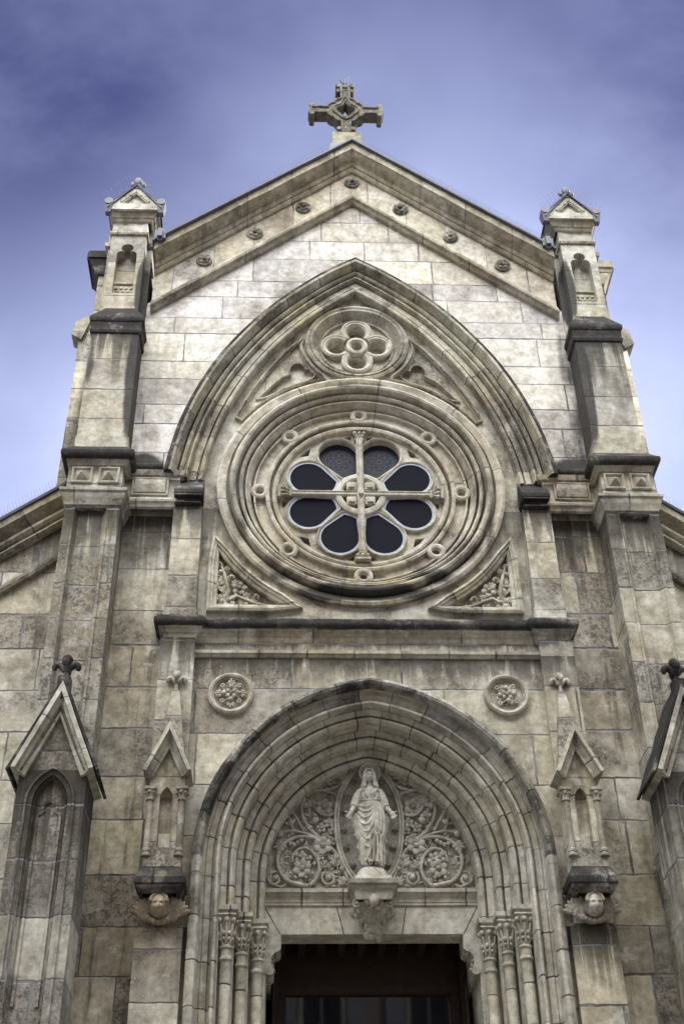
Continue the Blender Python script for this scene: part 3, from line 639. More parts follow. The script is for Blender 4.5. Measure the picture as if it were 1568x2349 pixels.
for k in range(8):
    a = k*pi/4; x, z = 1.485*cos(a), RZ+1.485*sin(a)
    mb = MB(); mb.sweep(circ(x, z, 0.100, 28), [(0.035, 0.18), (0.03, 0.115), (0.0, 0.10), (-0.03, 0.11), (-0.035, 0.135), (-0.045, 0.145), (-0.05, 0.16), (-0.052, 0.30)], closed=True, step=None)
    mb.plate(circ(x, z, 0.05, 16, cw=False), [], 0.20, None)
    part(mb, 'roundel', M['trac'], rose, wear=0.003)
def petal_shape(k, d=0.0, n=26):
    a0 = pi/8+k*pi/4; rc, pr, hb = 0.832, 0.296-d, 0.108-d*0.8; ri = 0.40+d
    pts = []
    # tangent teardrop in local coordinates (u along the axis)
    L_ = rc-ri; ta = math.acos(max(-1, min(1, (hb-0)/pr))) if False else None
    beta = atan2(pr-hb, L_)                                     # side slope
    for i in range(n+1):
        a = -(pi/2+beta)+(pi+2*beta)*i/n
        pts.append((rc+pr*cos(a), pr*sin(a)))
    pts.append((ri, hb*1.05)); pts.append((ri-0.012, 0)); pts.append((ri, -hb*1.05))
    return [(u_*cos(a0)-v_*sin(a0), RZ+u_*sin(a0)+v_*cos(a0)) for u_, v_ in pts]
mb = MB()
holes = [petal_shape(k) for k in range(8)]
for k in range(4):
    a = pi/4+k*pi/2; da = 0.085
    holes.append([(1.175*cos(a-da*1.3), RZ+1.175*sin(a-da*1.3)), (1.185*cos(a), RZ+1.185*sin(a)), (1.175*cos(a+da*1.3), RZ+1.175*sin(a+da*1.3)), (1.085*cos(a), RZ+1.085*sin(a))])
    for e in (-1, 1):
        a2 = k*pi/2+e*0.155
        holes.append([(1.165*cos(a2+e*.045), RZ+1.165*sin(a2+e*.045)), (1.165*cos(a2-e*.05), RZ+1.165*sin(a2-e*.05)), (1.08*cos(a2-e*.05), RZ+1.08*sin(a2-e*.05))])
holes.append(circ(0, RZ, 0.27, 28))
mb.plate(circ(0, RZ, 1.225, 80, cw=False), holes, 0.235, 0.40)
tr = part(mb, 'tracery', M['trac'], rose, wear=0)
mb = MB(); mb.plate(circ(0, RZ, 1.215, 64, cw=False), [], 0.42, None); part(mb, 'dark_backing', M['pane'], rose, wear=0)
for k in range(8):
    mb = MB(); p = closed_cw(petal_shape(k, 0.0))
    mb.sweep(p, [(0.042, 0.24), (0.040, 0.195), (0.026, 0.18), (0.010, 0.19), (0.0, 0.205), (0.0, 0.25 if k not in (1, 2) else 0.38)], closed=True, step=None)
    mb.build('petal_moulding', M['trac'], rose, wear=0.002)
    up = k in (1, 2)
    a0 = pi/8+k*pi/4; cx, cz = 0.80*cos(a0), RZ+0.80*sin(a0)
    mb = MB(); p = petal_shape(k, 0.0)
    mb.plate(p, [], 0.32 if up else 0.214, None, uvo=lambda x, z, cx=cx, cz=cz: (x-cx, z-cz))
    mb.build('glass_pane', M['stained'] if up else M['mesh'], rose, wear=0)
    if not up:
        mb = MB(); mb.sweep(closed_cw(petal_shape(k, 0.012)), [(0.012, 0.213), (0.010, 0.202), (-0.010, 0.202), (-0.012, 0.213)], closed=True, step=None)
        mb.build('lead_frame', M['came'], rose, wear=0)
# cross bars, hub, bosses, four capitals
mb = MB(); mb.sweep(circ(0, RZ, 0.318, 40), [(0.062, 0.24), (0.058, 0.165), (0.03, 0.15), (-0.02, 0.15), (-0.045, 0.175), (-0.05, 0.36)], closed=True, step=None); part(mb, 'hub_ring', M['trac'], rose, wear=0.002)
barp = [(-0.052, 0.24), (-0.050, 0.14), (-0.030, 0.12), (-0.020, 0.135), (0.020, 0.135), (0.030, 0.12), (0.050, 0.14), (0.052, 0.24)]
mb = MB(); mb.sweep([(0, RZ-1.13), (0, RZ+1.13)], barp, step=None); part(mb, 'upright_bar', M['trac'], rose, wear=0.002)
for s_ in (-1, 1):
    mb = MB(); mb.sweep([(s_*0.05, RZ), (s_*1.13, RZ)], [(o_, y_+0.012) for o_, y_ in barp], step=None); part(mb, 'cross_bar', M['trac'], rose, wear=0.002)
mb = MB(); mb.box(-0.038, 0.038, 0.085, 0.14, RZ-0.05, RZ+0.05, ch=0.008); part(mb, 'centre_boss', M['trac'], rose, wear=0.001)
for a in (-1, 1):
    for b in (-1, 1):
        mb = MB(); mb.box(a*0.135-.075, a*0.135+.075, 0.14, 0.30, RZ+b*0.135-.075, RZ+b*0.135+.075, ch=0.01)
        mb.box(a*0.135-.05, a*0.135+.05, 0.115, 0.145, RZ+b*0.135-.05, RZ+b*0.135+.05, ch=0.012); part(mb, 'square_block', M['trac'], rose, wear=0.001)
for k in range(4):
    a = k*pi/2; R3 = Matrix.Rotation(-a+pi/2, 3, 'Y'); c = Vector((1.12*cos(a), 0.20, RZ+1.12*sin(a)))
    mb = MB()
    for (w_, d_, z0, z1) in ((0.075, 0.07, -0.10, -0.07), (0.062, 0.06, -0.07, 0.02), (0.115, 0.11, 0.055, 0.10)):
        mb.box(-w_, w_, -d_, 0.1, z0, z1, ch=0.008)
    for q in (-1, 0, 1):
        mb.ell((q*0.07, -0.07, 0.015), (0.034, 0.04, 0.038), None, 8, 6); mb.ell((q*0.05, -0.06, -0.03), (0.024, 0.03, 0.03), None, 8, 6)
    for v in mb.bm.verts: v.co = c + R3 @ v.co
    part(mb, 'capital', M['carve'], rose, wear=0.002)

# --- pilasters beside the rose, their sloped caps, and the entablature runs outside them
for s_ in (-1, 1):
    X0, X1 = s_*2.28, s_*2.68
    mb = MB(); mb.box(X0, X1, -0.22, 0.02, -2.28, -0.42); mb.box(s_*2.265, s_*2.695, -0.235, 0.02, -2.34, -2.08, ch=0.012)
    po = part(mb, 'rose_pilaster', M['pil'], wear=0)
    mb = MB(); a, b = min(X0, X1)-0.003, max(X0, X1)+0.003
    mb.hexa([(a, -0.33, -0.26), (b, -0.33, -0.26), (b, 0.0, -0.26), (a, 0.0, -0.26), (a, -0.33, -0.20), (b, -0.33, -0.20), (b, -0.06, 0.17), (a, -0.06, 0.17)])
    mb.hexa([(a+.01, -0.33, -0.30), (b-.01, -0.33, -0.30), (b-.01, 0, -0.30), (a+.01, 0, -0.30), (a+.01, -0.32, -0.262), (b-.01, -0.32, -0.262), (b-.01, 0, -0.262), (a+.01, 0, -0.262)])
    part(mb, 'sloped_cap', M['soot'], po, wear=0.004)
    mb = MB(); mb.box(a+.03, b-.03, -0.26, 0, -0.36, -0.30, ch=.01); mb.box(a+.01, b-.01, -0.29, 0, -0.43, -0.37, ch=0.02); part(mb, 'cap_moulding', M['sootm'], po, wear=0.004)
    # entablature between pilaster and pier
    mb = MB(); mb.box(s_*2.62, s_*3.46, -0.20, 0.02, -0.28, 0.17)
    eo = part(mb, 'side_frieze', M['upper'], wear=0)
    xs = (s_*3.45, s_*2.60)
    mb = MB(); mb.sweep([(xs[0], -0.20), (xs[1], -0.20), (xs[1], 0.0)], [(-0.02, -0.46), (0.015, -0.44), (0.03, -0.39), (0.055, -0.365), (0.06, -0.33), (0.02, -0.28), (0.0, -0.27)], plane='xy', side=s_ if s_ > 0 else -1)
    part(mb, 'lower_moulding', M['cornice'], eo, wear=0.004)
    mb = MB(); mb.sweep([(xs[0], -0.20), (xs[1], -0.20), (xs[1], 0.0)], [(-0.01, 0.10), (0.03, 0.12), (0.045, 0.165), (0.055, 0.20), (0.03, 0.215), (-0.2, 0.23)], plane='xy', side=s_)
    part(mb, 'upper_moulding', M['cornice'], eo, wear=0.004)
    mb = MB(); mb.tube([(s_*2.90, -0.17, 0.29), (s_*3.42, -0.17, 0.29)], 0.072, 12); mb.box(s_*2.88, s_*3.42, -0.15, 0.02, 0.215, 0.33); part(mb, 'roll_ledge', M['soot'], eo, wear=0.005)
    mb = MB(); x0, x1 = s_*2.80, s_*3.28
    mb.sweep(closed_cw([(x0, -0.21), (x1, -0.21), (x1, 0.06), (x0, 0.06)]), [(0.025, -0.19), (0.02, -0.225), (0.0, -0.225), (-0.01, -0.21), (-0.022, -0.235), (-0.03, -0.235)], closed=True, step=None)
    c = [(min(x0, x1)+.03, -0.18), (max(x0, x1)-.03, -0.18), (max(x0, x1)-.03, 0.03), (min(x0, x1)+.03, 0.03)]
    mb.hexa([(c[0][0], -.235, c[0][1]), (c[1][0], -.235, c[1][1]), (c[2][0], -.235, c[2][1]), (c[3][0], -.235, c[3][1]), (c[0][0]+.12, -.275, -.085), (c[1][0]-.12, -.275, -.085), (c[2][0]-.12, -.275, -.065), (c[3][0]+.12, -.275, -.065)])
    part(mb, 'raised_panel', M['carve'], eo, wear=0.003)

# --- corner piers with their capitals, upper piers and turrets
for s_ in (-1, 1):
    A, B = 3.39, 4.14
    fx = lambda x: s_*x
    mb = MB(); ph = closed_cw([(fx(3.55), -4.35), (fx(4.02), -4.35), (fx(4.02), -0.68), (fx(3.55), -0.68)])
    mb.plate([(fx(A), GZ), (fx(B), GZ), (fx(B), -0.45), (fx(A), -0.45)], [ph], -0.50, -0.43)
    for x in (A, B): 
        f = mb.face([mb.bm.verts.new(q) for q in ((fx(x), -0.43, GZ), (fx(x), 1.2, GZ), (fx(x), 1.2, -0.45), (fx(x), -0.43, -0.45))]); f.normal_update(); mb.planar_uv(f)
    mb.plate([(fx(3.5), -4.4), (fx(4.07), -4.4), (fx(4.07), -0.6), (fx(3.5), -0.6)], [], -0.435, None)
    pr = part(mb, 'corner_pier', M['pier'], wear=0)
    mb = MB(); mb.sweep(ph, [(0.012, -0.49), (0.01, -0.515), (-0.02, -0.515), (-0.03, -0.48), (-0.055, -0.45), (-0.06, -0.43)], closed=True); part(mb, 'panel_moulding', M['pier'], pr, wear=0.004)
    ring = [(fx(A), 0.0), (fx(A), -0.50), (fx(B), -0.50), (fx(B), 1.0)]
    sd = -s_
    mb = MB(); mb.sweep(ring, [(-0.01, -0.66), (0.015, -0.64), (0.03, -0.58), (0.045, -0.55), (0.06, -0.51), (0.065, -0.46), (0.09, -0.44), (0.095, -0.40), (0.08, -0.385), (0.02, -0.34), (-0.03, -0.33)], plane='xy', side=sd)
    part(mb, 'lower_moulding', M['cornice'], pr, wear=0.005)
    mb = MB(); mb.box(fx(A+.005), fx(B+.02), -0.52, 1.0, -0.35, 0.06)
    fz = part(mb, 'capital_frieze', M['upper'], wear=0)
    for xc in (3.585, 3.96):
        mb = MB(); x0, x1 = fx(xc)-.125, fx(xc)+.125
        mb.sweep(closed_cw([(x0, -0.25), (x1, -0.25), (x1, -0.02), (x0, -0.02)]), [(0.022, -0.515), (0.02, -0.55), (0.0, -0.555), (-0.02, -0.535), (-0.025, -0.515)], closed=True, step=None)
        mb.hexa([(x0+.03, -.52, -.225), (x1-.03, -.52, -.225), (x1-.03, -.52, -.045), (x0+.03, -.52, -.045), (fx(xc)-.012, -.615, -.145), (fx(xc)+.012, -.615, -.145), (fx(xc)+.012, -.615, -.12), (fx(xc)-.012, -.615, -.12)])
        part(mb, 'pyramid_boss', M['carve'], fz, wear=0.003)
    mb = MB(); mb.sweep(ring, [(0.0, 0.03), (0.03, 0.05), (0.045, 0.085), (0.06, 0.10), (0.065, 0.13), (0.07, 0.135)], plane='xy', side=sd); part(mb, 'cap_bed_moulding', M['cornice'], fz, wear=0.004)
    mb = MB(); mb.sweep(ring, [(0.06, 0.13), (0.12, 0.145), (0.14, 0.17), (0.145, 0.21), (0.14, 0.25), (0.11, 0.28), (0.02, 0.40), (-0.1, 0.44)], plane='xy', side=sd)
    part(mb, 'cap_slab', M['soot'], fz, wear=0.008)
    # upper pier
    mb = MB(); mb.box(fx(A+.01), fx(B-.01), -0.45, 1.1, 0.35, 2.98); mb.box(fx(A-.01), fx(B+.005), -0.475, 1.1, 0.35, 0.66, ch=.02)
    up = part(mb, 'upper_pier', M['upper'], wear=0)
    mb = MB(); mb.sweep([(fx(A+.01), 0.0), (fx(A+.01), -0.45), (fx(B-.01), -0.45), (fx(B-.01), 0.6)], [(-0.005, 2.72), (0.025, 2.74), (0.035, 2.79), (0.02, 2.82), (0.025, 2.88), (0.03, 2.96)], plane='xy', side=sd); part(mb, 'neck_moulding', M['sootm'], up, wear=0.005)
    mb = MB(); mb.sweep([(fx(A+.01), 0.0), (fx(A+.01), -0.45), (fx(B-.01), -0.45), (fx(B-.01), 0.6)], [(0.0, 2.96), (0.04, 2.97), (0.055, 3.0), (0.055, 3.06), (0.03, 3.11), (-0.14, 3.44)], plane='xy', side=sd); part(mb, 'weathering_slope', M['soot'], up, wear=0.007)
    # side buttress of the nave showing past the pier
    mb = MB(); mb.box(fx(B-.05), fx(4.50), 0.35, 1.0, 0.3, 3.6); mb.hexa([(fx(B-.05), .35, 3.6), (fx(4.50), .35, 3.6), (fx(4.50), 1.0, 3.6), (fx(B-.05), 1.0, 3.6), (fx(B-.05), .35, 4.1), (fx(4.2), .35, 4.0), (fx(4.2), 1.0, 4.0), (fx(B-.05), 1.0, 4.1)]); mb.box(fx(B-.05), fx(4.34), 0.4, 0.9, 4.0, 5.1)
    mb.hexa([(fx(4.45), .30, 3.35), (fx(4.62), .30, 3.45), (fx(4.62), .6, 3.45), (fx(4.45), .6, 3.35), (fx(4.3), .30, 3.95), (fx(4.57), .30, 3.75), (fx(4.57), .6, 3.75), (fx(4.3), .6, 3.95)])
    part(mb, 'flank_buttress', M['pier'], wear=0.0)
    mb = MB()
    mb.hexa([(fx(4.1), .36, 4.95), (fx(4.36), .36, 4.95), (fx(4.36), .95, 4.95), (fx(4.1), .95, 4.95), (fx(4.1), .30, 5.25), (fx(4.52), .30, 5.25), (fx(4.52), 1.0, 5.25), (fx(4.1), 1.0, 5.25)]); mb.box(fx(4.1), fx(4.56), .27, 1.05, 5.25, 5.47, ch=.03)
    part(mb, 'flank_cap', M['sootm'] if s_ < 0 else M['upper'], wear=0.006)
    # turret
    TX = 3.775
    def tre(cx, z0, zt, hw):
        r1 = hw*0.60; zc = zt-r1; z2 = zc-r1*0.72; r2 = hw*0.52
        L_ = [(-hw, z0), (-hw, z2-r2)] + arc(-hw+r2, z2-r2, r2, 180, 62, 7) + arc(0, zc, r1, 212, 90, 10)
        full = L_ + [(-x, z) for x, z in reversed(L_[:-1])]
        return [(cx+x, z) for x, z in full]
    mb = MB()
    mb.plate([(fx(TX)-.285, 3.36), (fx(TX)+.285, 3.36), (fx(TX)+.285, 5.18), (fx(TX)-.285, 5.18)], [closed_cw(tre(fx(TX), 3.80, 4.97, 0.165))], -0.30, -0.10)
    for e in (-1, 1):
        f = mb.face([mb.bm.verts.new(q) for q in ((fx(TX)+e*.285, -0.10, 3.36), (fx(TX)+e*.285, 0.05, 3.36), (fx(TX)+e*.285, 0.05, 5.18), (fx(TX)+e*.285, -0.10, 5.18))])
    mb.plate([(fx(TX)-.2, 3.75), (fx(TX)+.2, 3.75), (fx(TX)+.2, 5.0), (fx(TX)-.2, 5.0)], [], -0.105, None)
    mb.box(fx(TX)-.37, fx(TX)+.37, -0.05, 1.2, 3.2, 5.2)
    tu = part(mb, 'turret', M['turret'], wear=0)
    mb = MB(); mb.box(fx(TX)-.165, fx(TX)+.165, -0.20, -0.12, 3.80, 4.07)
    for r_ in range(3):
        for k in range(4): mb.ell((fx(TX)-.12+k*.08+(r_ % 2)*.03, -0.205, 3.85+r_*0.075), (0.034, 0.02, 0.03), None, 7, 5)
    mb.box(fx(TX)-.165, fx(TX)+.165, -0.23, -0.12, 4.085, 4.13, ch=.012)
    part(mb, 'niche_sill', M['turret'], tu, wear=0.003)
    rg = [(fx(TX-.285), 0.5), (fx(TX-.285), -0.30), (fx(TX+.285), -0.30), (fx(TX+.285), 0.5)]
    mb = MB(); mb.sweep(rg, [(-0.01, 5.15), (0.03, 5.18), (0.04, 5.22), (0.02, 5.26), (-0.03, 5.27)], plane='xy', side=sd)
    mb.sweep([(fx(TX-.37), 1.1), (fx(TX-.37), -0.05), (fx(TX+.37), -0.05), (fx(TX+.37), 1.1)], [(-0.01, 5.10), (0.05, 5.14), (0.06, 5.22), (0.02, 5.26), (-0.03, 5.27)], plane='xy', side=sd); part(mb, 'collar', M['cornice'], tu, wear=0.005)
    mb = MB(); mb.box(fx(TX)-.29, fx(TX)+.29, -0.29, 1.2, 5.2, 5.56); mb.box(fx(TX)-.38, fx(TX)+.38, -0.04, 1.3, 5.2, 5.6); part(mb, 'neck_block', M['turret'], tu, wear=0)
    mb = MB(); mb.sweep([(fx(3.735-.29), 1.3), (fx(3.735-.29), -0.29), (fx(3.735+.29), -0.29), (fx(3.735+.29), 1.3)], [(0.0, 5.50), (0.03, 5.52), (0.05, 5.56), (0.07, 5.57), (0.09, 5.61), (0.115, 5.64), (0.125, 5.68), (0.125, 5.72), (-0.1, 5.72)], plane='xy', side=sd, step=0.3); part(mb, 'turret_cornice', M['cornice'], tu, wear=0.005)
    # pediment: stone gable with sunk triangle, stone side cheeks, lead roof, rolls and finial
    GX = 3.715; G = 0.42; zb, zt = 5.72, 6.26
    mb = MB(); mb.plate([(fx(GX)-G, zb), (fx(GX)+G, zb), (fx(GX), zt)], [[(fx(GX)-.22, zb+.09), (fx(GX)+.22, zb+.09), (fx(GX), zb+.36)]], -0.46, -0.40)
    mb.plate([(fx(GX)-.25, zb+.07), (fx(GX)+.25, zb+.07), (fx(GX), zb+.39)], [], -0.405, None)
    mb.hexa([(fx(GX)-G, -.40, zb), (fx(GX)+G, -.40, zb), (fx(GX)+G, 1.35, zb), (fx(GX)-G, 1.35, zb), (fx(GX)-.01, -.40, zt-.01), (fx(GX)+.01, -.40, zt-.01), (fx(GX)+.01, 1.35, zt-.01), (fx(GX)-.01, 1.35, zt-.01)])
    mb.box(fx(GX)-G, fx(GX)+G, -0.458, 1.35, zb-0.05, zb)
    gp = part(mb, 'pediment', M['turret'], tu, wear=0)
    mb = MB(); mb.sweep([(fx(GX)-.20, zb+.10), (fx(GX), zb+.345), (fx(GX)+.20, zb+.10)], [(0.02, -0.40), (0.03, -0.475), (0.06, -0.485), (0.075, -0.455)], step=None); part(mb, 'pediment_moulding', M['turret'], tu, wear=0.003)
    mb = MB()
    sl = (zt-zb)/G
    for e in (-1, 1):
        x0, z0 = fx(GX)+e*(G+.03), zb-sl*.03+.005; x1, z1 = fx(GX), zt+.005
        mb.hexa([(x0, -.49, z0), (x1, -.49, z1), (x1, 1.4, z1), (x0, 1.4, z0), (x0, -.49, z0+.035), (x1, -.49, z1+.035), (x1, 1.4, z1+.035), (x0, 1.4, z0+.035)])
    part(mb, 'lead_roof', M['lead'], tu, wear=0.003)
    for e in (-1, 1):
        mb = MB(); c = Vector((fx(GX)+e*(G+.02), -.50, zb+.05))
        mb.sweep(circ(c.x, c.z+.07, 0.075, 18), [(0.0, -0.50), (0.0, -0.35), (-0.07, -0.35)], closed=True, step=None); mb.plate(circ(c.x, c.z+.07, 0.075, 18, cw=False), [], -0.50, None)
        mb.hexa([(c.x-.045, -.45, c.z-.16), (c.x+.045, -.45, c.z-.16), (c.x+.05, -.33, c.z-.14), (c.x-.05, -.33, c.z-.14), (c.x-.075, -.50, c.z+.06), (c.x+.075, -.50, c.z+.06), (c.x+.075, -.3, c.z+.06), (c.x-.075, -.3, c.z+.06)])
        part(mb, 'lead_antefix', M['lead'], tu, wear=0.004)
    mb = MB(); c = (fx(GX), -.42, zt+.06)
    mb.lathe((c[0], -.38, c[2]-.06), [(0.05, .12), (0.085, .05), (0.10, -.05)], 10)
    mb.ell((c[0], -.42, c[2]+.12), (0.075, 0.04, 0.10), None, 12, 8)
    for e in (-1, 1): mb.ell((c[0]+e*.09, -.40, c[2]+.06), (0.05, 0.035, 0.065), None, 10, 7)
    part(mb, 'lead_finial', M['lead'], tu, wear=0.004)

# --- portal storey: cornice, string course, wall with the door arch, lower pilasters
PY = -0.20
pth = [(2.645, 0.0), (2.645, -0.27), (2.27, -0.27), (2.27, PY), (-2.27, PY), (-2.27, -0.27), (-2.645, -0.27), (-2.645, 0.0)]
mb = MB(); mb.sweep(pth, [(-0.03, -2.69), (0.0, -2.66), (0.02, -2.63), (0.03, -2.585), (0.055, -2.57), (0.06, -2.53), (0.09, -2.51), (0.10, -2.50)], plane='xy', side=1)
pc = part(mb, 'portal_cornice', M['cornice'], wear=0.005)
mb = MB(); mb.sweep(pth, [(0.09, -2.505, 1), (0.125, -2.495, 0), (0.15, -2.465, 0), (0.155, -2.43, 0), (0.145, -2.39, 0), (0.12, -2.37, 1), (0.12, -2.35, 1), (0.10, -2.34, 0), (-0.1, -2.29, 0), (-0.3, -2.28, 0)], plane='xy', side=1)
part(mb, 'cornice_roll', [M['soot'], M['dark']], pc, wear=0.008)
mb = MB(); mb.sweep([(2.26, PY), (-2.26, PY)], [(0.0, -2.885), (0.02, -2.875), (0.03, -2.85), (0.055, -2.84), (0.06, -2.80), (0.02, -2.785), (0.0, -2.77)], plane='xy', side=1)
part(mb, 'string_course', M['mould'], wear=0.004)
PC, PZ, PR = 0.25, -5.62, 2.383
mb = MB(); hole = [(-2.10, GZ+.001)] + pointed(PC, PZ, PR-.03, PZ, 22) + [(2.10, GZ+.001)]
mb.plate([(-2.3, GZ), (-2.10, GZ)] + pointed(PC, PZ, PR-.03, PZ, 22) + [(2.10, GZ), (2.3, GZ), (2.3, -2.6), (-2.3, -2.6)], [], PY, None)
part(mb, 'portal_wall', M['portalwall'], wear=0)
for s_ in (-1, 1):
    mb = MB(); mb.box(s_*2.255, s_*2.70, -0.30, 0.0, -6.6, -2.64); mb.box(s_*2.19, s_*2.72, -0.33, 0.0, GZ, -6.45)
    part(mb, 'portal_pilaster', M['pil'] if s_ < 0 else M['portalwall'], wear=0)
    # medallion
    cx, cz = s_*1.765, -3.43
    mb = MB(); mb.sweep(circ(cx, cz, 0.275, 44), [(0.02, PY+.01), (0.015, PY-.055), (-0.01, PY-.07), (-0.035, PY-.06), (-0.045, PY-.035), (-0.06, PY-.035), (-0.07, PY+.02)], closed=True, step=None)
    mb.plate(circ(cx, cz, 0.21, 30, cw=False), [], PY-.004, None)
    md_ = part(mb, 'medallion', M['carve'], wear=0.003)
    mb = MB(); flower(mb, cx, cz, PY-.04, 0.075, 4, pi/4)
    for k in range(4):
        a = pi/2+k*pi/2+(0.12 if s_ > 0 else 0); px, pz = cx+.115*cos(a), cz+.115*sin(a)
        leaf(mb, px, pz, PY-.03, a if s_ < 0 else a+2.3, 0.095, 5); mb.ell((cx+.09*cos(a), PY-.055, cz+.09*sin(a)), (.033, .03, .033), None, 9, 6)
        b = a+pi/4
        for q in range(6): mb.ell((cx+.155*cos(b)+.022*cos(q*1.05), PY-.04, cz+.155*sin(b)+.022*sin(q*1.05)), (.017,)*3, None, 6, 5)
        mb.tube(bez([(cx+.05*cos(b), PY-.03, cz+.05*sin(b)), (cx+.10*cos(b+.3), PY-.045, cz+.10*sin(b+.3)), (cx+.15*cos(b), PY-.03, cz+.15*sin(b))], 4), .011, 5)
    part(mb, 'foliage', M['carve'], md_, wear=0.002)

# --- the door arch: hood, three orders, jamb shafts
def porch(d=0.0, zb=None): return pointed(PC, PZ, PR, PZ if zb is None else zb, 26, d)
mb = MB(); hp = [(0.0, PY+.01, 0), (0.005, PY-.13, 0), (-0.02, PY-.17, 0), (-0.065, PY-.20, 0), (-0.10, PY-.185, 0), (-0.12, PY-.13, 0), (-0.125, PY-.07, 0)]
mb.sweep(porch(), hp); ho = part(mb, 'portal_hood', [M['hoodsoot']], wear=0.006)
for s_ in (-1, 1):
    mb = MB(); mb.sweep([(s_*(PR-PC), PZ), (s_*(PR-PC), GZ)] if s_ > 0 else [(s_*(PR-PC), GZ), (s_*(PR-PC), PZ)], hp); part(mb, 'hood_jamb', M['portal'], ho, wear=0.005)
mb = MB(); mb.sweep(porch(0.0, GZ), [(-.12, PY-.07), (-.125, PY+.02), (-.145, PY+.03), (-.165, PY+.01), (-.19, PY+.03), (-.225, PY+.04), (-.235, PY+.08), (-.26, PY+.08), (-.267, PY-.03), (-.285, PY-.06), (-.31, PY-.055), (-.325, PY-.01), (-.33, PY+.10)])
part(mb, 'portal_moulding', M['portal'], wear=0.005)
AB = -6.13                                                        # top of the abaci
ods = [(0.335, 0.50, -0.13, 0.10), (0.50, 0.665, 0.11, 0.33), (0.665, 0.845, 0.34, 0.62)]
for i, (da, db, y0, y1) in enumerate(ods):
    mb = MB(); mid_ = db-0.082
    mb.sweep(porch(0.0, AB), [(-da+.05, y0+.12), (-da+.03, y0+.02), (-da-.008, y0), (-mid_+.016, y0+.03), (-mid_+.014, y0+.10), (-mid_, y0+.10), (-mid_-.004, y0+.045), (-mid_-.022, y0+.015), (-mid_-.045, y0+.012), (-db+.010, y0+.035), (-db-.003, y0+.075), (-db+.004, y0+.11), (-db+.012, y0+.12), (-db+.006, y0+.14), (-db, y1+.12)])
    part(mb, 'archivolt', M['portal'], wear=0.004)
for s_ in (-1, 1):
    for i, (da, db, y0, y1) in enumerate(ods):
        X = (PR-PC); xa, xb = X-da, X-db; cx = s_*(xb+.075); cy = y0+.085
        # stepped jamb behind the shaft
        mb = MB(); mb.box(s_*(xa+.03), s_*(xb-.005), y1-.03, y1+.06, GZ, AB-.02); mb.box(s_*(xa+.0), s_*(xa+.03), y0+.02, y1+.03, GZ, AB-.02); mb.box(s_*(xb-.0), s_*(xb+.035), y1-.055, y1-.0301, GZ, AB-.02)
        part(mb, 'stepped_jamb', M['portal'], wear=0)
        mb = MB(); r_ = .063
        mb.lathe((cx, cy, 0), [(r_, AB-.62), (r_+.002, GZ+1.6)], 20)
        for zz in (-7.45, -8.6, -9.8): mb.lathe((cx, cy, zz), [(r_, .012), (r_+.004, .006), (r_+.004, -.006), (r_, -.012)], 20)
        sh = part(mb, 'jamb_shaft', M['portal'], wear=0.002)
        mb = MB(); z0 = AB-.44
        mb.lathe((cx, cy, 0), [(r_, z0-.0), (r_+.016, z0-.01), (r_+.018, z0-.028), (r_+.002, z0-.045), (r_+.001, z0-.12), (r_+.012, z0-.135), (r_+.014, z0-.16), (r_+.004, z0-.175), (r_, z0-.19)], 20); part(mb, 'necking', M['portal'], sh, wear=0.002)
        mb = MB()
        mb.lathe((cx, cy, 0), [(.105, AB-.13), (.092, AB-.17), (.072, AB-.26), (.062, AB-.36), (.062, AB-.445)], 16)
        for q in range(8):
            a = q*pi/4; big = q % 2 == 0
            dx, dy = cos(a+pi/4), sin(a+pi/4)
            mb.ell((cx+dx*(.115 if big else .10), cy+dy*(.115 if big else .10), AB-.165), (.030, .030, .034), None, 8, 6)
            mb.tube([(cx+dx*.062, cy+dy*.062, AB-.42), (cx+dx*.078, cy+dy*.078, AB-.30), (cx+dx*.105, cy+dy*.105, AB-.20)], [.014, .020, .014], 6)
            dx, dy = cos(a+pi/8), sin(a+pi/8)
            mb.ell((cx+dx*.085, cy+dy*.085, AB-.31), (.022, .022, .028), None, 7, 5); mb.ell((cx+dx*.078, cy+dy*.078, AB-.37), (.017, .017, .024), None, 7, 5)
        part(mb, 'capital', M['carve'], sh, wear=0.002)
        mb = MB(); h_ = .118
        rg = [(cx-h_, cy+.15), (cx-h_, cy-h_), (cx+h_, cy-h_), (cx+h_, cy+.15)]
        mb.sweep(rg, [(-.03, AB-.135), (-.02, AB-.115), (-.005, AB-.105), (-.018, AB-.085), (-.02, AB-.065), (0.005, AB-.052), (0.008, AB), (-.14, AB+.003)], plane='xy', side=-1, step=None)
        part(mb, 'abacus', M['portal'], sh, wear=0.002)

# --- lintel, brackets, door
LZ = -6.22
mb = MB(); mb.box(-1.30, 1.30, 0.60, 0.95, LZ, -5.70)
lin = part(mb, 'lintel', M['lintel'], wear=0)
mb = MB()
rg = [(1.31, 0.60), (-1.31, 0.60)]
mb.sweep(rg, [(0.0, -5.88), (0.02, -5.875), (0.022, -5.845), (0.03, -5.84), (0.034, -5.80), (0.05, -5.775), (0.06, -5.77), (0.064, -5.745), (0.09, -5.735), (0.094, -5.69), (-0.05, -5.68)], plane='xy', side=1)
part(mb, 'lintel_cornice', M['portal'], lin, wear=0.003)
mb = MB()                                                          # joints of the flat arch
for (xa, za, xb, zb) in ((-1.29, -5.89, -1.10, LZ), (1.29, -5.89, 1.10, LZ), (-0.42, -5.89, -0.34, LZ), (0.42, -5.89, 0.36, LZ)):
    mb.hexa([(xa-.006, .597, za), (xa+.006, .597, za), (xa+.006, .605, za), (xa-.006, .605, za), (xb-.006, .597, zb), (xb+.006, .597, zb), (xb+.006, .605, zb), (xb-.006, .605, zb)])
part(mb, 'joint_line', M['sootm'], lin, wear=0)
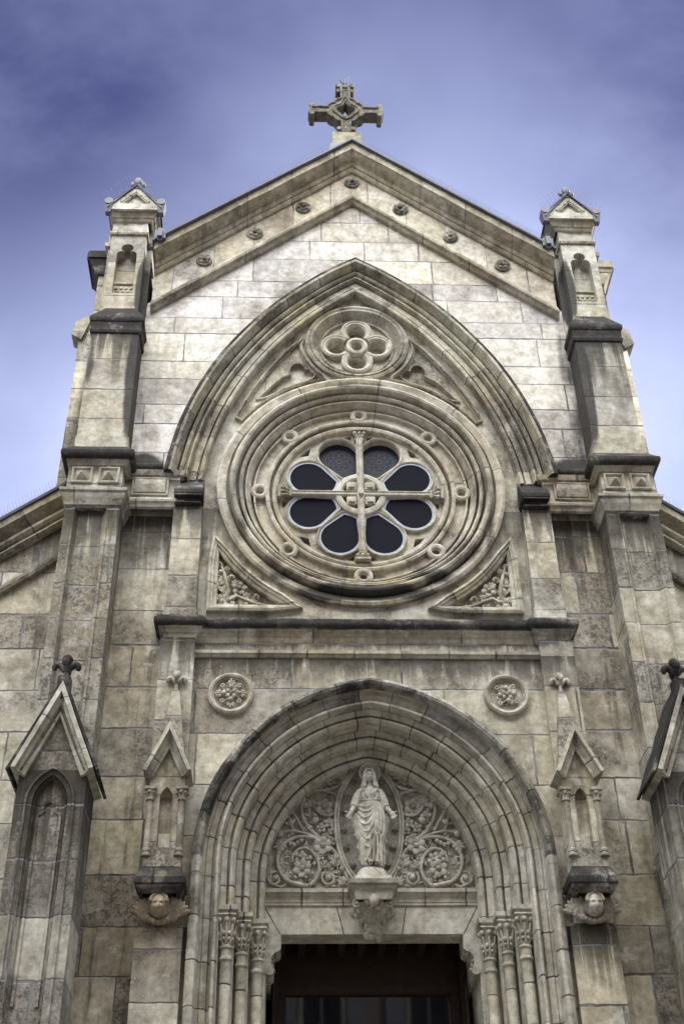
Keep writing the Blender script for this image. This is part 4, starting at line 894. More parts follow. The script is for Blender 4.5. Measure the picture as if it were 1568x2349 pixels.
for s_ in (-1, 1):
    prof = [(1.31, LZ), (1.09, LZ), (1.09, LZ-.17)] + [(1.09+.03, LZ-.20), (1.16, LZ-.21), (1.20, LZ-.26), (1.205, LZ-.33), (1.19, LZ-.37), (1.175, LZ-.40), (1.17, LZ-.44), (1.19, LZ-.47), (1.225, LZ-.475), (1.25, LZ-.46)] + [(1.31, LZ-.46)]
    mb = MB(); mb.plate([(s_*x, z) for x, z in prof], [], 0.60, 0.98); br = part(mb, 'door_bracket', M['lintel'], wear=0)
    mb = MB()
    for k, (x, z) in enumerate(((1.14, LZ-.215), (1.185, LZ-.25), (1.195, LZ-.30), (1.185, LZ-.35), (1.172, LZ-.40))): mb.ell((s_*x, .72, z), (.022, .09, .03), None, 8, 6)
    part(mb, 'bracket_leaf', M['carve'], br, wear=0.003)
    mb = MB(); mb.box(s_*1.265, s_*1.36, 0.61, 1.75, GZ, LZ-.46); mb.box(s_*1.21, s_*1.36, 0.99, 1.75, LZ-.46, LZ); part(mb, 'door_reveal', M['lintel'], wear=0)
for e in (-1, 1):
    mb = MB(); mb.box(e*1.362, e*2.3, 0.70, 1.95, GZ, LZ+.6); part(mb, 'porch_wall', M['lintel'], wear=0)
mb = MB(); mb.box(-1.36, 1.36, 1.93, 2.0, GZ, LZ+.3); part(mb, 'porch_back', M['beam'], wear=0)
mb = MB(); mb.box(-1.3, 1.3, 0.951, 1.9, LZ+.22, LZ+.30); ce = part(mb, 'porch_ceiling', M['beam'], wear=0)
for k in range(10):
    x = -1.13+k*0.25
    mb = MB(); mb.box(x, x+.09, 0.96, 1.62, LZ+.06, LZ+.215); part(mb, 'beam', M['beam'], ce, wear=0.002)
DY = 1.62
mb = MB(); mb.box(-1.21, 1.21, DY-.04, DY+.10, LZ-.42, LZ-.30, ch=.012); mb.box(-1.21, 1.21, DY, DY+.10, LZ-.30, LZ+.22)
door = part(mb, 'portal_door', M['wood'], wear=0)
for s_ in (-1, 1):
    mb = MB(); mb.box(s_*1.02, s_*1.21, DY-.03, DY+.10, GZ+1.5, LZ-.42, ch=.01); mb.box(s_*1.12, s_*1.2, DY-.30, DY-.03, GZ+1.5, LZ-.10, ch=.012); mb.tube([(s_*1.17, DY-.42, GZ+1.5), (s_*1.17, DY-.42, LZ-.40)], .022, 10); part(mb, 'door_post', M['wood'], door, wear=0)
mb = MB(); mb.plate([(-1.02, GZ+1.5), (1.02, GZ+1.5), (1.02, LZ-.42), (-1.02, LZ-.42)], [], DY+.03, None); part(mb, 'glass_pane', M['glass'], door, wear=0)

# --- tympanum with its carved scrolls (TZ turns measured relief coordinates into metres)
TY = 0.62
def TZ(px, py): return ((px-762)*0.00184, -4.05-(py-155)*0.00197)
inner = pointed(PC, PZ, PR, -5.70, 26, 0.80)
mb = MB(); mb.plate(inner, [], TY, None); ty = part(mb, 'tympanum', M['tymp'], wear=0)
def mir(pts, e): return [((q[0] if e < 0 else -q[0]), q[1]) for q in pts]
mand0 = bez([TZ(*p) for p in ((705, 150), (640, 235), (580, 350), (553, 480), (553, 600), (568, 720), (608, 835), (672, 935))], 6)
for e in (-1, 1):
    mb = MB(); Y = TY-.015
    def stem(P, r0_, r1_=None, lift=.025):
        q = bez([(x, 0, z) for x, z in mir([TZ(*p) for p in P], e)], 6); n = len(q)
        mb.tube([(v.x, Y-lift, v.z) for v in q], [(r0_+((r1_ if r1_ is not None else r0_)-r0_)*i/(n-1)) for i in range(n)], 6)
    def fl(px, py, r_, n=5, ph=.4):
        (x, z), = mir([TZ(px, py)], e); flower(mb, x, z, Y-.02, r_*.0019, n, ph)
    def bud(px, py, r_):
        (x, z), = mir([TZ(px, py)], e); mb.ell((x, Y-.03, z), (r_*.0019, r_*.0016, r_*.0019), None, 8, 6)
    def lf(px, py, ang, ln, lob=5):
        (x, z), = mir([TZ(px, py)], e); a = radians(ang); a = a if e < 0 else pi-a
        leaf(mb, x, z, Y-.01, a, ln*.0019, lob)
    def sc(px, py, r_, a0, turns, rad):
        (x, z), = mir([TZ(px, py)], e); a = radians(a0); 
        scroll(mb, x, z, Y, r_*.0019, a if e < 0 else pi-a, turns, rad*.0019, 1 if e < 0 else -1)
    # lower great scroll
    stem([(620, 945), (560, 790), (500, 715), (430, 660), (330, 640), (250, 648), (180, 690), (142, 760), (150, 850), (205, 925), (290, 950), (355, 962)], .022, .030)
    stem([(355, 960), (400, 915), (420, 850), (395, 770), (340, 722), (285, 725), (245, 765), (240, 810)], .026, .016, .04)
    for k in range(7): bud(150+k*3+ (k*22 if k > 2 else k*14), 745-k*20+(k*7 if k > 3 else 0), 16)
    fl(305, 850, 60, 6); fl(290, 775, 44, 4, .9); fl(335, 790, 40, 4)
    for a_, b_ in ((230, 880), (200, 820), (375, 880), (330, 905), (260, 905), (165, 820), (175, 870)): bud(a_, b_, 13)
    lf(175, 690, 200, 70); lf(390, 790, -40, 60, 3); lf(440, 840, 60, 55, 3)
    sc(485, 910, 44, 120, 1.2, 13); sc(125, 915, 46, 60, 1.2, 12); stem([(95, 850), (100, 930), (160, 965), (200, 950)], .014)
    stem([(420, 650), (300, 610), (220, 600), (160, 615)], .022, .012); bud(158, 618, 24); sc(158, 618, 30, 0, 1, 9)
    # middle cluster
    fl(445, 700, 62, 6); fl(500, 670, 34); fl(400, 735, 30); fl(430, 770, 26); bud(545, 775, 20); bud(575, 850, 18)
    lf(540, 830, 100, 80, 5); lf(590, 945, 130, 60, 5); lf(505, 960, 60, 40, 3)
    # upper scroll
    stem([(430, 655), (360, 590), (315, 520), (300, 450), (312, 385), (360, 335), (440, 320), (530, 345)], .026, .018)
    stem([(530, 345), (552, 400), (545, 455), (505, 495), (445, 495), (400, 460), (385, 415), (405, 385)], .022, .014, .04)
    fl(455, 440, 58, 6); fl(480, 470, 36); fl(425, 410, 34, 4); lf(390, 420, 140, 60, 5)
    fl(490, 545, 34); fl(435, 580, 34); fl(510, 600, 28); bud(395, 530, 26); bud(390, 500, 18); lf(360, 500, 100, 60, 3); lf(470, 620, 250, 50, 3); bud(355, 580, 20)
    for a_, b_ in ((325, 425), (300, 360), (330, 340), (310, 390)): bud(a_, b_, 24); 
    lf(230, 555, 110, 66, 3); bud(230, 540, 22); stem([(300, 610), (250, 600), (230, 560)], .014)
    stem([(315, 600), (270, 520), (235, 470), (225, 445)], .018, .012); sc(228, 462, 26, 90, 1, 10)
    # top tendrils
    stem([(440, 322), (520, 310), (580, 270), (600, 220), (570, 200), (545, 205)], .02, .012); sc(410, 280, 34, 30, 1.2, 12); stem([(360, 335), (400, 330), (440, 300), (420, 260)], .014)
    fl(500, 245, 46, 6); fl(545, 215, 34, 5); bud(480, 205, 20); bud(520, 175, 20); bud(575, 230, 18); lf(540, 190, 100, 50, 3); bud(350, 305, 20); bud(560, 350, 16); bud(485, 335, 14)
    stem([(600, 240), (625, 190), (650, 150), (680, 145), (685, 165)], .018, .012); bud(665, 160, 20)
    for k in range(9): bud(470+k*10, 318-k*3, 9)
    rd = random.Random(11)
    for k in range(340):
        px, py = rd.uniform(95, 690), rd.uniform(170, 950)
        x, z = TZ(px, py); 
        if hypot(abs(x)+PC, z-PZ) > PR-.80-.05: continue
        mx = min(abs(x-q.x) for q in mand0 if abs(q.y-z) < .05) if any(abs(q.y-z) < .05 for q in mand0) else 1
        inside = any(abs(q.y-z) < .04 and x > q.x-.06 for q in mand0)
        if inside: continue
        a = rd.uniform(0, 6.3)
        if k % 3: petal(mb, -e*x*1.0 if e > 0 else x, z, Y-.008, a, rd.uniform(.04, .085), rd.uniform(.018, .030), .014, .2)
        else: scroll(mb, -x if e > 0 else x, z, Y, rd.uniform(.022, .042), a, 1.1, .0095, e)
    part(mb, 'scroll_foliage', M['tymp'], ty, wear=0.002)
mand = bez([TZ(*p) for p in ((705, 150), (640, 235), (580, 350), (553, 480), (553, 600), (568, 720), (608, 835), (672, 935))], 6)
mandL = [(q.x*1.05, q.y) for q in mand]
mb = MB()
for e in (-1, 1):
    p = mir(mandL, e); p = p[::-1] if e < 0 else p
    mb.sweep(p, [(0.034, TY), (0.032, TY-.08), (0.010, TY-.09), (0.004, TY-.06), (-0.008, TY-.06), (-0.012, TY-.085), (-0.028, TY-.08), (-0.032, TY)], step=None)
part(mb, 'mandorla', M['pale'], ty, wear=0.002)
for e in (-1, 1):
    for (px, py) in ((665, 262), (622, 365), (594, 472), (588, 592), (605, 712), (645, 825)):
        (x, z), = mir([TZ(px, py)], e); mb = MB(); c = mb.bm.verts.new((x, TY-.035, z)); n = 16
        rv = [mb.bm.verts.new((x+(.062 if k % 2 == 0 else .022)*cos(2*pi*k/n+.2), TY-.004, z+(.062 if k % 2 == 0 else .022)*sin(2*pi*k/n+.2))) for k in range(n)]
        for k in range(n): mb.face((c, rv[k], rv[(k+1) % n]))
        part(mb, 'star', M['tymp'], ty, wear=0, ang=10)

# pedestal growing out of the lintel under the statue
PX = 0.005
mb = MB()
mb.sweep([(PX+.20, .62), (PX+.20, .16), (PX-.20, .16), (PX-.20, .62)], [(0.0, -5.96), (0.012, -5.95), (0.02, -5.90), (0.024, -5.86), (0.045, -5.835), (0.06, -5.83), (0.064, -5.80), (0.095, -5.785), (0.098, -5.735), (-0.19, -5.73)], plane='xy', side=1, step=None)
ped = part(mb, 'statue_pedestal', M['lintel'], wear=0.002)
mb = MB(); R_ = random.Random(5)
rows = [(-5.965, .225, .43), (-6.03, .19, .37), (-6.10, .135, .29), (-6.17, .085, .20), (-6.215, .06, .15), (-6.25, .075, .16), (-6.285, .065, .13)]
mb.sweep([(PX+.12, .62), (PX+.12, .30), (PX-.12, .30), (PX-.12, .62)], [(-.09, -6.28), (-0.07, -6.24), (-.075, -6.21), (-0.05, -6.16), (0.0, -6.09), (.055, -6.02), (.08, -5.965), (-.1, -5.96)], plane='xy', side=1, step=None)
for i, (z, hw, dp) in enumerate(rows):
    for k in range(9):
        a = pi*(k+.5*(i % 2))/8; x = PX+hw*cos(a); y = .60-dp*sin(a)*1.0
        if y > .60: continue
        r_ = .030+.016*R_.random() + (.022 if (i == 0 and k % 4 == 0) else 0)
        mb.ell((x, y, z+.012*R_.random()), (r_, r_*.9, r_*1.1), None, 8, 6)
for k in (-1, 0, 1): scroll(mb, PX+k*.20, -5.99, .19 if k == 0 else .22, .05, 1.2, 1.1, .016, 1)
part(mb, 'leaf_corbel', M['carve'], ped, wear=0.003)
mb = MB(); mb.box(PX-.225, PX+.225, .17, .60, -5.728, -5.655, ch=.006); part(mb, 'mortar_bed', M['pale'], ped, wear=0.004)

# --- small gabled canopies with angel corbels on the lower pilasters
def gablet(mb, cx, zt, zb, hw, yf, yb, rk=0.10, mi=0):
    # steep moulded gable: two rakes as solid bars with a chamfered front, open triangle between
    mb.sweep([(cx-hw, zb), (cx, zt), (cx+hw, zb)], [(0.0, yb, mi), (0.0, yf, mi), (-rk*.34, yf-.01, mi), (-rk*.42, yf+.05, mi), (-rk*.78, yf+.10, mi), (-rk, yf+.10, mi), (-rk, yb, mi)], step=0.2)
def fleuron(mb, x, y, z, h, dark=0):
    mb.box(x-h*.10, x+h*.10, y-h*.10, y+h*.10, z, z+h*.10, ch=h*.02)
    mb.tube([(x, y, z+h*.1), (x, y, z+h*.42), (x, y, z+h*.62)], [h*.085, h*.07, h*.10], 8)
    for dx, dy in ((-1, 0), (1, 0), (0, -1), (0, 1)):
        mb.tube(bez([(x+dx*h*.05, y+dy*h*.05, z+h*.42), (x+dx*h*.20, y+dy*h*.20, z+h*.62), (x+dx*h*.33, y+dy*h*.33, z+h*.62), (x+dx*h*.36, y+dy*h*.36, z+h*.46)], 3), [h*.07, h*.085, h*.10, h*.10, h*.11, h*.11, h*.10, h*.10, h*.08, h*.06][:10], 7)
    mb.ell((x, y, z+h*.80), (h*.17, h*.17, h*.19), None, 10, 8)
for s_ in (-1, 1):
    cx = s_*2.45
    mb = MB()
    lan = closed_cw([(cx-.075, -5.62)] + [(cx+x, z) for x, z in pointed(.10, -5.02, .175, -5.02, 8)] + [(cx+.075, -5.62)])
    mb.plate([(cx-.205, -5.86), (cx+.205, -5.86), (cx+.205, -4.74), (cx-.205, -4.74)], [lan], -0.60, -0.50)
    for e in (-1, 1):
        mb.face([mb.bm.verts.new(q) for q in ((cx+e*.205, -.5, -5.86), (cx+e*.205, -.28, -5.86), (cx+e*.205, -.28, -4.74), (cx+e*.205, -.5, -4.74))])
    mb.plate([(cx-.1, -5.65), (cx+.1, -5.65), (cx+.1, -4.8), (cx-.1, -4.8)], [], -0.505, None)
    mb.box(cx-.215, cx+.215, -.62, -.28, -5.86, -5.73, ch=.008)
    mb.plate([(cx-.24, -4.74), (cx+.24, -4.74), (cx, -4.22)], [], -0.605, -0.28)
    ca = part(mb, 'canopy', M['pil'], wear=0)
    mb = MB(); mb.box(cx-.068, cx+.068, -.515, -.495, -5.60, -5.42, ch=.004); part(mb, 'niche_sill', M['pale'], ca, wear=0.002)
    mb = MB(); gablet(mb, cx, -4.09, -4.72, .285, -0.76, -0.28, 0.13)
    part(mb, 'canopy_gable', M['mould'], ca, wear=0.005)
    mb = MB(); 
    mb.hexa([(cx-.19, -.50, -4.55), (cx+.19, -.50, -4.55), (cx+.19, -.28, -4.55), (cx-.19, -.28, -4.55), (cx-.045, -.37, -3.47), (cx+.045, -.37, -3.47), (cx+.045, -.29, -3.47), (cx-.045, -.29, -3.47)])
    part(mb, 'spirelet', M['pil'], ca, wear=0.003)
    mb = MB(); fleuron(mb, cx, -.34, -3.47, .31); part(mb, 'fleuron', M['carve'], ca, wear=0.003)
    for e in (-1, 1):
        x = cx+e*.185
        mb = MB(); mb.lathe((x, -.60, 0), [(.036, -5.05), (.038, -5.66)], 14)
        mb.lathe((x, -.60, 0), [(.04, -5.635), (.052, -5.65), (.052, -5.675), (.042, -5.685), (.058, -5.70), (.062, -5.725), (.06, -5.73)], 14)
        co = part(mb, 'colonette', M['carve'], ca, wear=0.002)
        mb = MB(); mb.lathe((x, -.60, 0), [(.066, -4.935), (.055, -4.97), (.042, -5.02), (.05, -5.035), (.05, -5.05), (.038, -5.058)], 12); mb.box(x-.07, x+.07, -.67, -.45, -4.932, -4.885, ch=.008)
        for q in range(6): a = q*pi/3+.3; mb.ell((x+.055*cos(a), -.60+.055*sin(a), -4.96), (.022, .022, .024), None, 7, 5)
        part(mb, 'capital', M['carve'], co, wear=0.002)
    mb = MB(); rg = [(cx+.22, -.28), (cx+.22, -.63), (cx-.22, -.63), (cx-.22, -.28)]
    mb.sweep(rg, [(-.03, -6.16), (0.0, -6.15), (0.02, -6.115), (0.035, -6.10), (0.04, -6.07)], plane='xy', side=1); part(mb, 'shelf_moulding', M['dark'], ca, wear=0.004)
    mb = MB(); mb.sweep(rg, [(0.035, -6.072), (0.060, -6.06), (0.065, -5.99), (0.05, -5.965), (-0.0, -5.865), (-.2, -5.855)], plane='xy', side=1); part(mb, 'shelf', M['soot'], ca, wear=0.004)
    # winged angel head
    mb = MB(); hz_ = -6.285; yh = -.56
    face_part(mb, (cx, yh, hz_), 0.25, 0.12)
    for k in range(13):                                            # parted hair
        a = pi*k/12; mb.ell((cx+.088*cos(a), yh-.035+.02*sin(a), hz_+.045+.090*sin(a)), (.028, .050, .024), None, 8, 6)
    mb.ell((cx, yh+.06, hz_+.02), (.11, .13, .13), None, 12, 9)
    for e in (-1, 1):
        for k in range(6):                                         # wings: three rows of feathers fanning up
            a = radians(14+k*13); ln = .265-.008*k
            mb.ell((cx+e*(.09+ln*.5*cos(a)), -.40-.01*k, hz_-.06+ln*.5*sin(a)), (ln*.5, .034, .040), Matrix.Rotation(-(a if e > 0 else pi-a), 3, 'Y'), 9, 7)
            ln *= .6; mb.ell((cx+e*(.08+ln*.5*cos(a-.2)), -.44, hz_-.075+ln*.5*sin(a-.2)), (ln*.5, .028, .032), Matrix.Rotation(-((a-.2) if e > 0 else pi-a+.2), 3, 'Y'), 9, 7)
        mb.ell((cx+e*.15, -.43, hz_-.085), (.06, .05, .05), None, 9, 7)
    for k in range(9):                                             # cloud under the chin
        a = pi+pi*k/8; mb.ell((cx+.135*cos(a), -.44, hz_-.055+.085*sin(a)), (.040, .05, .034), None, 9, 7)
    mb.ell((cx, -.36, hz_-.03), (.15, .10, .12), None, 12, 8)
    an = part(mb, 'angel_head', M['angel'], ca, wear=0, weld=False); remesh(an, 0.005)
    mb = MB(); mb.box(cx-.12, cx+.12, -.40, -.28, -6.40, -6.10); part(mb, 'corbel_block', M['carve'], ca, wear=0.002)

# --- buttresses with blind arches and big gablets
for s_ in (-1, 1):
    cx = s_*3.70; hw = .385
    mb = MB()
    bl = closed_cw([(cx-.20, -12.0)] + [(cx+x, z) for x, z in pointed(.20, -5.30, .40, -5.30, 12)] + [(cx+.20, -12.0)])
    mb.plate([(cx-hw, GZ), (cx+hw, GZ), (cx+hw, -4.97), (cx, -3.99), (cx-hw, -4.97)], [bl], -1.10, -1.0)
    for e in (-1, 1):
        f = mb.face([mb.bm.verts.new(q) for q in ((cx+e*hw, -1.0, GZ), (cx+e*hw, -.45, GZ), (cx+e*hw, -.45, -4.97), (cx+e*hw, -1.0, -4.97))]); f.normal_update(); mb.planar_uv(f)
    mb.plate([(cx-.22, -12.1), (cx+.22, -12.1), (cx+.22, -4.8), (cx-.22, -4.8)], [], -1.02, None)
    bo = part(mb, 'buttress', M['butt'], wear=0)
    mb = MB(); p = [(cx-.20, GZ+.6)] + [(cx+x, z) for x, z in pointed(.20, -5.30, .40, -5.30, 14)] + [(cx+.20, GZ+.6)]
    mb.sweep(p, [(0.085, -1.09), (0.08, -1.125), (0.055, -1.13), (0.045, -1.105), (0.02, -1.105), (0.01, -1.075), (-0.01, -1.06), (-0.03, -1.075), (-0.04, -1.03)]); part(mb, 'blind_arch_moulding', M['butt'], bo, wear=0.005)
    def tref(d=0.0):
        h = .125-d
        return [(cx-h, -7.5), (cx-h, -5.44)] + [(cx+x, z) for x, z in arc(-h+.045, -5.44, .045, 180, 90, 5)] + [(cx+x, z) for x, z in arc(0, -5.335, .075-d, 215, -35, 14)] + [(cx+x, z) for x, z in arc(h-.045, -5.44, .045, 90, 0, 5)] + [(cx+h, -7.5)]
    mb = MB(); mb.sweep(tref(), [(0.02, -1.02), (0.015, -1.045), (-0.01, -1.04), (-0.02, -1.02)], step=None); part(mb, 'trefoil_moulding', M['butt'], bo, wear=0.003)
    mb = MB(); gablet(mb, cx, -3.82, -4.93, .465, -1.25, -0.40, 0.16, 0)
    part(mb, 'gablet_rake', M['mouldg'], bo, wear=0.006)
    mb = MB(); mb.sweep([(cx-.495, -4.95), (cx, -3.795), (cx+.495, -4.95)], [(0.0, -0.40), (-0.002, -1.22), (0.03, -1.22), (0.035, -0.4)], step=0.2); part(mb, 'gablet_coping', M['soot'], bo, wear=0.007)
    mb = MB(); mb.sweep([(cx-.37, -4.93), (cx, -4.10), (cx+.37, -4.93)], [(0.03, -1.09), (0.02, -1.17), (-0.01, -1.18), (-0.03, -1.15), (-0.04, -1.09)], step=.2); part(mb, 'gablet_inner_moulding', M['butt'], bo, wear=0.004)
    mb = MB(); mb.box(cx-.075, cx+.075, -1.22, -1.05, -3.98, -3.72, ch=.015); fleuron(mb, cx, -1.13, -3.80, .40); part(mb, 'fleuron', M['sootm'], bo, wear=0.004)

# --- aisle walls with raking copings, roofs and the nave body behind
for s_ in (-1, 1):
    z0 = -0.10 if s_ < 0 else -0.22; sl_ = .785
    top = lambda x: z0-sl_*(x-4.31)
    mb = MB(); mb.plate([(s_*4.05, GZ), (s_*10.5, GZ), (s_*10.5, top(10.5)), (s_*4.05, top(4.05))], [], 0.10, 0.5)
    ai = part(mb, 'aisle_wall', M['sidewall'], wear=0)
    pth = [(s_*4.10, top(4.10)), (s_*10.5, top(10.5))]
    mb = MB(); mb.sweep(pth, [(-.42, .09), (-.40, .02), (-.37, -.01), (-.34, .01), (-.33, .05), (-.30, .05), (-.29, .0), (-.26, -.03), (-.22, -.03), (-.20, .03), (-.19, .05), (-.18, 0.0), (-.10, -.10), (-.09, -.15), (.0, -.16), (.01, .5)], side=-s_*-1 if s_ > 0 else -1)
    part(mb, 'aisle_coping', M['cornice'], ai, wear=0.007)
    mb = MB(); mb.sweep(pth, [(.012, .5), (.012, -.19), (.045, -.20), (.06, -.17), (.06, .5)], side=1 if s_ > 0 else -1, step=None); part(mb, 'lead_flashing', M['lead'], ai, wear=0.0)
    mb = MB(); mb.sweep([(s_*4.10, top(4.10)-1.10), (s_*10.5, top(10.5)-1.10)], [(-.05, .09), (-.04, .02), (0.0, -.0), (.02, .03), (.06, .03), (.07, .1)], side=1 if s_ > 0 else -1); part(mb, 'raking_string', M['pier'], ai, wear=0.005)
    mb = MB(); mb.hexa([(s_*4.0, .5, top(4.0)-.05), (s_*10.5, .5, top(10.5)-.05), (s_*10.5, 22, top(10.5)-.05), (s_*4.0, 22, top(4.0)-.05), (s_*4.0, .5, top(4.0)+.03), (s_*10.5, .5, top(10.5)+.03), (s_*10.5, 22, top(10.5)+.03), (s_*4.0, 22, top(4.0)+.03)]); part(mb, 'aisle_roof', M['slate'], wear=0)
    mb = MB(); mb.box(s_*3.70, s_*3.95, 1.0, 22, -2.0, gz(3.8)+.9); part(mb, 'nave_side_wall', M['sidewall'], wear=0)
    mb = MB(); a, b = gz(4.3)+1.02, gz(0)+1.02
    mb.hexa([(s_*4.2, .4, a), (0, .4, b), (0, 22, b), (s_*4.2, 22, a), (s_*4.2, .4, a+.1), (0, .4, b+.1), (0, 22, b+.1), (s_*4.2, 22, a+.1)]); part(mb, 'nave_roof', M['slate'], wear=0)
mb = MB(); mb.box(-3.7, 3.7, .75, .85, -3.4, 3.6)
for e in (-1, 1): mb.box(e*2.3, e*3.7, .75, .85, GZ, -3.402)
for k in range(9): mb.box(-3.5+k*.28, 3.5-k*.28, .75, .85, 3.6+k*.26, 3.86+k*.26)
part(mb, 'rear_facing', M['sidewall'], wear=0)
for k in range(8):
    mb = MB(); mb.box(-2.6-k*.05, 2.6+k*.05, -0.75-k*.34, 1.6, GZ+1.5-(k+1)*.1875, GZ+1.5-k*.1875, ch=.01); part(mb, 'door_step', M['lintel'], wear=0.003)

# ================================================================== THINGS ON THE CHURCH
CX, CY, CZ = -0.075, 0.0, 9.06
cr = thing('stone_cross', 'weathered grey stone cross with a pierced middle on the gable top', 'cross', (CX, CY, 7.6))
def cross_outline(g=0.0):
    a, L_, q = .085+g, .64, .36+g
    # quarter outline between the right arm and the upper arm, mirrored four ways
    quarter = [(L_, a), (q-.01, a)] + [(x, z) for x, z in arc(.20, .07, .15+g, 10, 84, 6)] + [(x, z) for x, z in arc(.07, .20, .15+g, 6, 80, 6)] + [(a, q-.01), (a, L_+.05)]
    top = quarter; left = [(-x, z) for x, z in reversed(quarter)]
    low = [(x, -z) for x, z in quarter]
    lowr = [(x, max(z, -.66)) for x, z in reversed(low)]
    leftlow = [(-x, max(z, -.66)) for x, z in low]
    pts = top + left + leftlow + lowr
    out_ = []
    for p in pts:
        if not out_ or (Vector(p)-Vector(out_[-1])).length > .004: out_.append(p)
    return out_
lens = bez([(0, .24), (.055, .12), (.15, .06), (.17, 0.0), (.10, -.09), (.0, -.20), (-.10, -.09), (-.17, 0.0), (-.15, .06), (-.055, .12), (0, .24)], 3)[:-1]
mb = MB(); mb.plate([(CX+x, CZ+z) for x, z in cross_outline()], [[(CX+q.x, CZ+q.y) for q in lens]], CY-.11, CY+.11)
mb.plate([(CX+x, CZ+z) for x, z in cross_outline()], [[(CX+q.x, CZ+q.y) for q in lens]], CY+.11, None)
body = part(mb, 'cross_body', M['cross'], cr, wear=0.004)
mb = MB(); mb.sweep(closed_cw([(CX+x, CZ+z) for x, z in cross_outline(-.01)]), [(0.02, CY-.10), (0.018, CY-.135), (-.012, CY-.14), (-.03, CY-.115), (-.035, CY-.10)], closed=True, step=None); part(mb, 'edge_moulding', M['cross'], cr, wear=0.004)
mb = MB(); mb.sweep(closed_cw([(CX+q.x, CZ+q.y) for q in lens]), [(0.09, CY-.10), (0.085, CY-.14), (0.055, CY-.145), (0.04, CY-.12), (0.015, CY-.13), (0.0, CY-.10)], closed=True, step=None); part(mb, 'inner_moulding', M['cross'], cr, wear=0.003)
for e in (-1, 1):
    mb = MB(); x = CX+e*.655
    mb.box(x-.05, x+.05, CY-.13, CY+.13, CZ-.10, CZ+.10, ch=.02)
    for b in (-1, 1): mb.tube([(x-e*.02, CY-.14, CZ+b*.125), (x-e*.02, CY+.14, CZ+b*.125)], .052, 12)
    part(mb, 'arm_scroll', M['cross'], cr, wear=0.004)
mb = MB(); z = CZ+.70
mb.box(CX-.09, CX+.09, CY-.12, CY+.12, z-.10, z+.07, ch=.02); mb.ell((CX, CY, z+.08), (.07, .10, .07), None, 10, 8)
for b in (-1, 1):
    mb.tube([(CX+b*.125, CY-.14, z+.05), (CX+b*.125, CY+.14, z+.05)], .055, 12); mb.box(CX+b*.125-.035, CX+b*.125+.035, CY-.10, CY+.10, z-.12, z+.03, ch=.012)
part(mb, 'head_scroll', M['cross'], cr, wear=0.004)
mb = MB()
for b in (-1, 1):
    mb.tube([(CX+b*.13, CY-.15, CZ-.60), (CX+b*.13, CY+.12, CZ-.60)], .05, 12); mb.box(CX+b*.13-.045, CX+b*.13+.045, CY-.12, CY+.12, CZ-.78, CZ-.60, ch=.012)
mb.box(CX-.18, CX+.18, CY-.17, CY+.17, CZ-.86, CZ-.78, ch=.02); mb.box(CX-.09, CX+.09, CY-.13, CY+.13, CZ-.79, CZ-.55, ch=.01)
part(mb, 'foot', M['cross'], cr, wear=0.004)
mb = MB(); mb.box(CX-.27, CX+.27, CY-.25, CY+.30, 7.55, CZ-.85, ch=.015); part(mb, 'base_block', M['pier'], cr, wear=0.005)
mb = MB(); mb.hexa([(CX-.34, CY-.30, 7.62), (CX+.34, CY-.30, 7.62), (CX+.34, CY+.4, 7.62), (CX-.34, CY+.4, 7.62), (CX-.285, CY-.265, 7.86), (CX+.285, CY-.265, 7.86), (CX+.285, CY+.32, 7.86), (CX-.285, CY+.32, 7.86)]); part(mb, 'lead_apron', M['lead'], cr, wear=0.003)
mb = MB(); zt_ = CZ+.80
mb.tube([(CX, CY, zt_-.1), (CX, CY, zt_+.36)], .011, 6)
for e in (-1, 1):
    mb.tube(bez([(CX, CY, zt_+.20), (CX+e*.05, CY, zt_+.24), (CX+e*.085, CY, zt_+.44)], 4), .008, 5); mb.tube(bez([(CX, CY, zt_+.17), (CX+e*.06, CY+.03*e, zt_+.16), (CX+e*.09, CY+.06*e, zt_+.22)], 4), .008, 5)
part(mb, 'lightning_rod', M['iron'], cr, wear=0)

# bird spikes: one strip per ridge
GS = 'strips of bird spikes along the roof edges'
def spikes(label, pts, up, fan, n, h=0.17, th=0.0019):
    mb = MB(); rd = random.Random(len(label))
    for i in range(n):
        k = (i+.5)/n; L_ = sum((Vector(pts[j+1])-Vector(pts[j])).length for j in range(len(pts)-1)); d = k*L_
        for j in range(len(pts)-1):
            l_ = (Vector(pts[j+1])-Vector(pts[j])).length
            if d <= l_: p = Vector(pts[j]).lerp(Vector(pts[j+1]), d/l_); break
            d -= l_
        for q in (-1, 1):
            v = (Vector(up) + Vector(fan)*q*0.35 + Vector((rd.uniform(-.1, .1), 0, 0))).normalized()
            mb.tube([p, p+v*h], th, 3)
    for j in range(len(pts)-1): mb.tube([pts[j], pts[j+1]], .012, 4)
    o = mb.build('bird_spikes', M['wire'], None, wear=0); o['label'] = label; o['category'] = 'bird spikes'; o['group'] = GS
zg = lambda x: gz(x)+1.37
spikes('row of thin bird spikes on the left slope of the main gable', [(-3.3, -.38, zg(3.3)), (-.36, -.38, zg(.36))], (0, -.2, 1), (1, .5, 0), 80)
spikes('row of thin bird spikes on the right slope of the main gable', [(3.3, -.38, zg(3.3)), (.36, -.38, zg(.36))], (0, -.2, 1), (1, .5, 0), 80)
